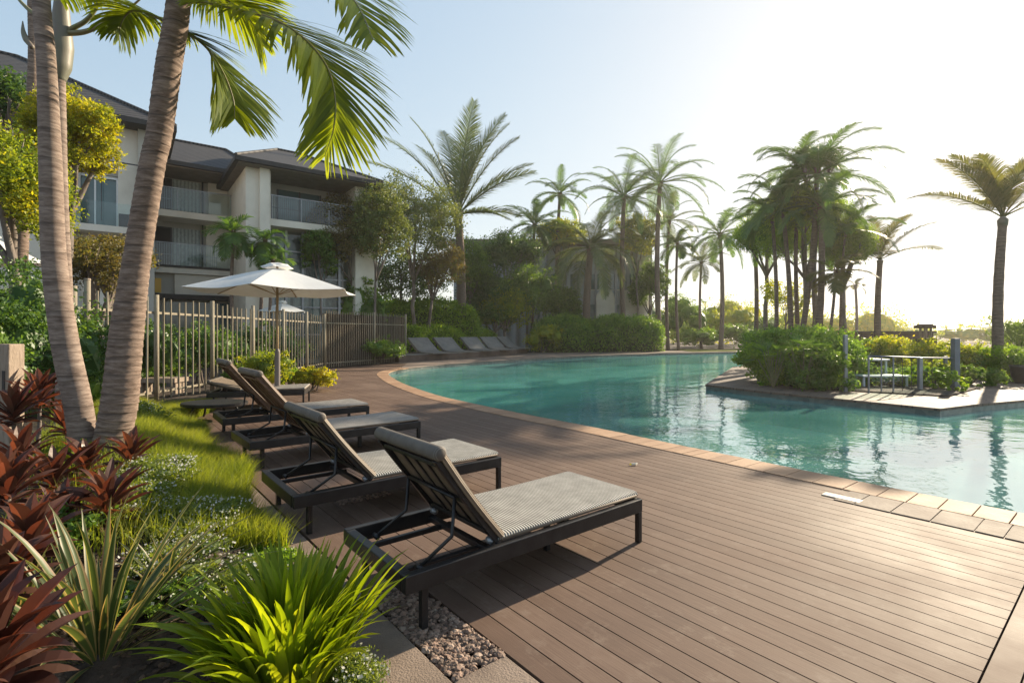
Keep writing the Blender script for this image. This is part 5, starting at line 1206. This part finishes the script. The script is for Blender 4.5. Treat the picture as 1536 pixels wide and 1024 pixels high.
# ================================================================== PALMS
palm(687, 322, 24, 690, 4.7, 'tall coconut palm with upswept fronds at the centre left', m_frond_dark, wtr=.2, bend=.62, leaf=1.1, nl=90, width=.05, droop=.5, D2=42,
     fr=[(R(180), 1.02, 5.0), (R(178), .74, 5.0), (R(172), 1.30, 5.3), (R(120), 1.42, 5.0), (R(60), 1.45, 5.2), (R(-60), 1.40, 5.0), (R(-20), 1.30, 5.0), (R(10), 1.28, 5.1), (R(2), 1.12, 4.7), (R(8), .84, 4.4), (R(-12), .70, 4.1), (R(0), .18, 3.0), (R(-30), .05, 2.8), (R(200), .1, 2.8), (R(150), 1.2, 4.6), (R(35), 1.35, 5.0)])
P_ = [
 (840, 292, 45, 838, 2.3, m_frond_green, 14, .17, 'small palm rising behind the centre trees', dict(D2=54)),
 (802, 338, 40, 800, 2.1, m_frond_green, 14, .15, 'short bright palm left of the centre, over the dark trees', dict(D2=52)),
 (886, 372, 30, 880, 2.7, m_frond_dark, 18, .28, 'dark drooping palm with thick trunk before the pale building', dict(bend=1.7, el=(1.3, -.5), leaf=.75, wtr=.2, width=.045, D2=49)),
 (936, 296, 40, 938, 3.1, m_frond_green, 18, .20, 'left one of the two tall centre palms', dict(D2=50.5)),
 (990, 275, 38, 990, 3.3, m_frond_green, 18, .20, 'tallest centre palm, right of its neighbour, above the hedge', dict(D2=51)),
 (1004, 332, 47, 1002, 2.4, m_frond_dark, 10, .16, 'low fronded palm behind the tallest centre palm', dict(D2=54)),
 (1016, 366, 42, 1018, 1.5, m_frond_green, 12, .12, 'thin palm standing at the end of the far hedge', dict(D2=52)),
 (1052, 395, 48, 1052, 2.2, m_frond_dark, 12, .13, 'slim palm between the thin palm and the shady ones', dict(D2=56)),
 (1080, 352, 43, 1081, 2.5, m_frond_green, 16, .19, 'stout palm left of the island cluster, lawn at its foot', dict(D2=53)),
 (1131, 348, 31, 1132, 2.2, m_frond_green, 18, .17, 'leftmost palm of the tall cluster', {}),
 (1158, 322, 25.5, 1163, 1.9, m_frond_green, 16, .13, 'second palm from the left in the cluster, slightly bent', {}),
 (1172, 300, 25, 1187, 2.0, m_frond_green, 16, .15, 'cluster palm leaning left', {}),
 (1226, 262, 24.5, 1195, 2.7, m_frond_green, 20, .16, 'tallest cluster palm, trunk leaning right', dict(bend=1.5)),
 (1198, 250, 25.5, 1200, 2.2, m_frond_green, 16, .13, 'tall slender palm in the middle of the cluster', dict(bend=1.5)),
 (1232, 310, 24, 1223, 2.2, m_frond_green, 18, .20, 'thick trunked palm at the right of the cluster', {}),
 (1268, 345, 25, 1262, 2.0, m_frond_green, 14, .08, 'slim palm right of the cluster with dense head', {}),
 (1254, 408, 23, 1235, 1.3, m_frond_gold, 8, .09, 'small leaning palm under the cluster on its right', {}),
 (1283, 428, 58, 1284, 1.2, m_frond_gold, 6, .16, 'tiny windswept palm on the horizon', {}),
]
for (px, py, D, bpx, Lf, mt, nf, wt, lab, kw) in P_:
    a = dict(wtr=wt*.85, leaf=.70, nl=66, width=.048, bend=1.35, droop=.55)
    if D < 32 and px > 1100: a.update(width=.036, leaf=.6, wtr=wt*.68)
    a.update(kw)
    palm(px, py, D, bpx, Lf*(1.42 if px < 1100 else 1.3), lab, mt, int(nf*(1.4 if px < 1100 else .95)) if nf > 8 else nf, **a)
palm(1320, 392, 27, 1318, 2.7, 'lone palm with five long fronds right of the cluster', m_frond_gold, wtr=.14, bend=.9, leaf=.85, nl=64, width=.036, droop=.5, shaft=.1,
     fr=[(R(182), .45, 3.6), (R(165), .85, 2.6), (R(80), 1.45, 2.8), (R(10), 1.3, 3.0), (R(-5), .90, 3.4), (R(0), .45, 3.3), (R(240), .3, 2.4), (R(-60), 1.35, 2.6), (R(170), 1.2, 2.6)])
palm(1504, 335, 19.0, 1498, 2.9, 'big palm at the right edge with wide arching fronds', m_frond_gold, wtr=.145, bend=.95, leaf=.72, nl=90, width=.034, droop=.5, shaft=.25, bark=m_bark_far,
     fr=[(R(180), .50, 3.7), (R(177), 1.05, 3.3), (R(100), 1.45, 2.8), (R(20), 1.3, 3.1), (R(0), .95, 3.3), (R(-10), .5, 3.3), (R(-80), 1.35, 2.8), (R(200), 1.35, 2.7), (R(-40), .75, 3.0), (R(60), .8, 2.9), (R(170), 1.25, 3.0)])
# leafy trees mixed in the cluster
ctree(1208, 338, 26, 74, 62, m_leaf_bright, 'feathery bright green tree in the heart of the palm cluster', 1208, 34000, .15, 12, .42, clump=.5, asp=.25)
ctree(1148, 352, 29, 50, 44, m_leaf_bright, 'feathery tree at the left of the palm cluster', 1150, 22000, .16, 9, .42, clump=.5, asp=.25)
ctree(1270, 372, 26, 40, 56, m_leaf_bright, 'feathery tree at the right side of the palm cluster', 1262, 22000, .14, 9, .42, clump=.5, asp=.25)
ctree(1225, 245, 25, 42, 34, m_frond_green, 'fine leaved bamboo top above the palm cluster', 1222, 12000, .13, 9, .42, clump=.5, asp=.2)
ctree(1178, 448, 28, 46, 36, m_leaf_yg, 'thin sunlit tree between the cluster trunks', 1178, 2600, .14, 9, .35, clump=.5, tr_=.05)
# distant masses
def far_mass(x0, x1, y, z1, mat, label, nl, size):
    mb = MB(); bls = []
    n_ = int(abs(x1-x0)/9)+2
    for i in range(n_): X = x0+(x1-x0)*i/(n_-1); r = random.uniform(5, 8); bls.append((X, y+random.uniform(-4, 4), z1*.4, r, 4, z1*random.uniform(.45, .68)))
    clump_crown(mb, bls, nl, size, .35, .6); core(mb, bls, .6); mb.build('woodland', mat, kind='stuff', label=label, cat='woodland')
far_mass(-75, 20, 80, 8, m_leaf_dark, 'dark band of woodland behind the hotel and centre trees', 9000, .5)
far_mass(20, 62, 84, 6.5, m_leaf_yg, 'pale woodland behind the palm trunks', 6000, .4)
far_mass(66, 120, 90, 4.0, m_leaf_yg, 'low scrub on the right skyline', 6000, .4)
mb = MB(); n_ = 120
for i in range(n_+1):
    x = -400+1400*i/n_; z = 2.0+4.5*max(0, noise.noise(Vector((x*.01, 3, 0)))+.25)+3*noise.noise(Vector((x*.05, 1, 0))); mb.v += [(x, 420, -1), (x, 430, max(.5, z)), (x, 560, -1)]
for i in range(n_): a = 3*i; mb.f += [(a, a+3, a+4, a+1), (a+1, a+4, a+5, a+2)]
mb.build('hills', m_hill, recalc=True, smooth=True, kind='structure')

# ================================================================== LIGHT, SKY, CAMERA
AZ = R(45); EL = R(24)
sd = Vector((math.sin(AZ)*math.cos(EL), math.cos(AZ)*math.cos(EL), math.sin(EL)))
su = bpy.data.lights.new('sun', 'SUN'); su.energy = 4.7; su.angle = R(.6); su.color = (1.0, .84, .62)
so = bpy.data.objects.new('sun', su); C.objects.link(so); so.rotation_euler = sd.to_track_quat('Z', 'Y').to_euler()
W = bpy.data.worlds.new('World'); S.world = W; W.use_nodes = True; nt = W.node_tree; nt.nodes.clear()
sk = nt.nodes.new('ShaderNodeTexSky'); sk.sky_type = 'NISHITA'; sk.sun_disc = False; sk.sun_elevation = EL; sk.sun_rotation = AZ
sk.air_density = 1.0; sk.dust_density = .6; sk.ozone_density = 1.2; sk.altitude = 0
bg = nt.nodes.new('ShaderNodeBackground'); bg.inputs[1].default_value = .15; wo = nt.nodes.new('ShaderNodeOutputWorld')
def vm(op, a=None, b=None):
    n_ = nt.nodes.new('ShaderNodeVectorMath'); n_.operation = op
    for i_, x in enumerate((a, b)):
        if x is None: continue
        if hasattr(x, 'is_output'): nt.links.new(x, n_.inputs[i_])
        else: n_.inputs[i_].default_value = x
    return n_.outputs[0]
cc = vm('MULTIPLY', sk.outputs[0], (1.72, 1.82, 2.06))          # warm evening white balance
dd = vm('ADD', vm('MULTIPLY', cc, (.27, .27, .28)), (1, 1, 1))
cc = vm('DIVIDE', cc, dd)                                   # soft roll-off of the glow round the sun
nt.links.new(cc, bg.inputs[0]); nt.links.new(bg.outputs[0], wo.inputs[0])
cam = bpy.data.cameras.new('camera'); cam.lens = 18; cam.sensor_width = 36; cam.clip_end = 6000; cam.clip_start = .05; cam.shift_y = -12/1536
cam_o = bpy.data.objects.new('camera', cam); C.objects.link(cam_o); cam_o.location = (0, 0, H); cam_o.rotation_euler = (R(90), 0, 0); S.camera = cam_o
S.view_settings.view_transform = 'Standard'; S.view_settings.look = 'None'; S.view_settings.exposure = 1.18; S.view_settings.gamma = 1
S.cycles.max_bounces = 8; S.cycles.transparent_max_bounces = 12; S.cycles.caustics_reflective = False; S.cycles.caustics_refractive = False

hz = MB(); hz.box((-950, -80, -2.2), (950, 1050, 24)); ho = hz.build('haze', m_soil, kind='stuff')
hm = bpy.data.materials.new('haze_air'); hm.use_nodes = True; nt = hm.node_tree; nt.nodes.clear()
v_ = nt.nodes.new('ShaderNodeVolumePrincipled'); v_.inputs['Color'].default_value = (1, .96, .90, 1); v_.inputs['Density'].default_value = .0006; v_.inputs['Anisotropy'].default_value = .55
oo = nt.nodes.new('ShaderNodeOutputMaterial'); nt.links.new(v_.outputs[0], oo.inputs['Volume'])
ho.data.materials.clear(); ho.data.materials.append(hm); ho['label'] = 'thin warm evening haze over the pool garden'; ho['category'] = 'haze'
S.cycles.volume_bounces = 0
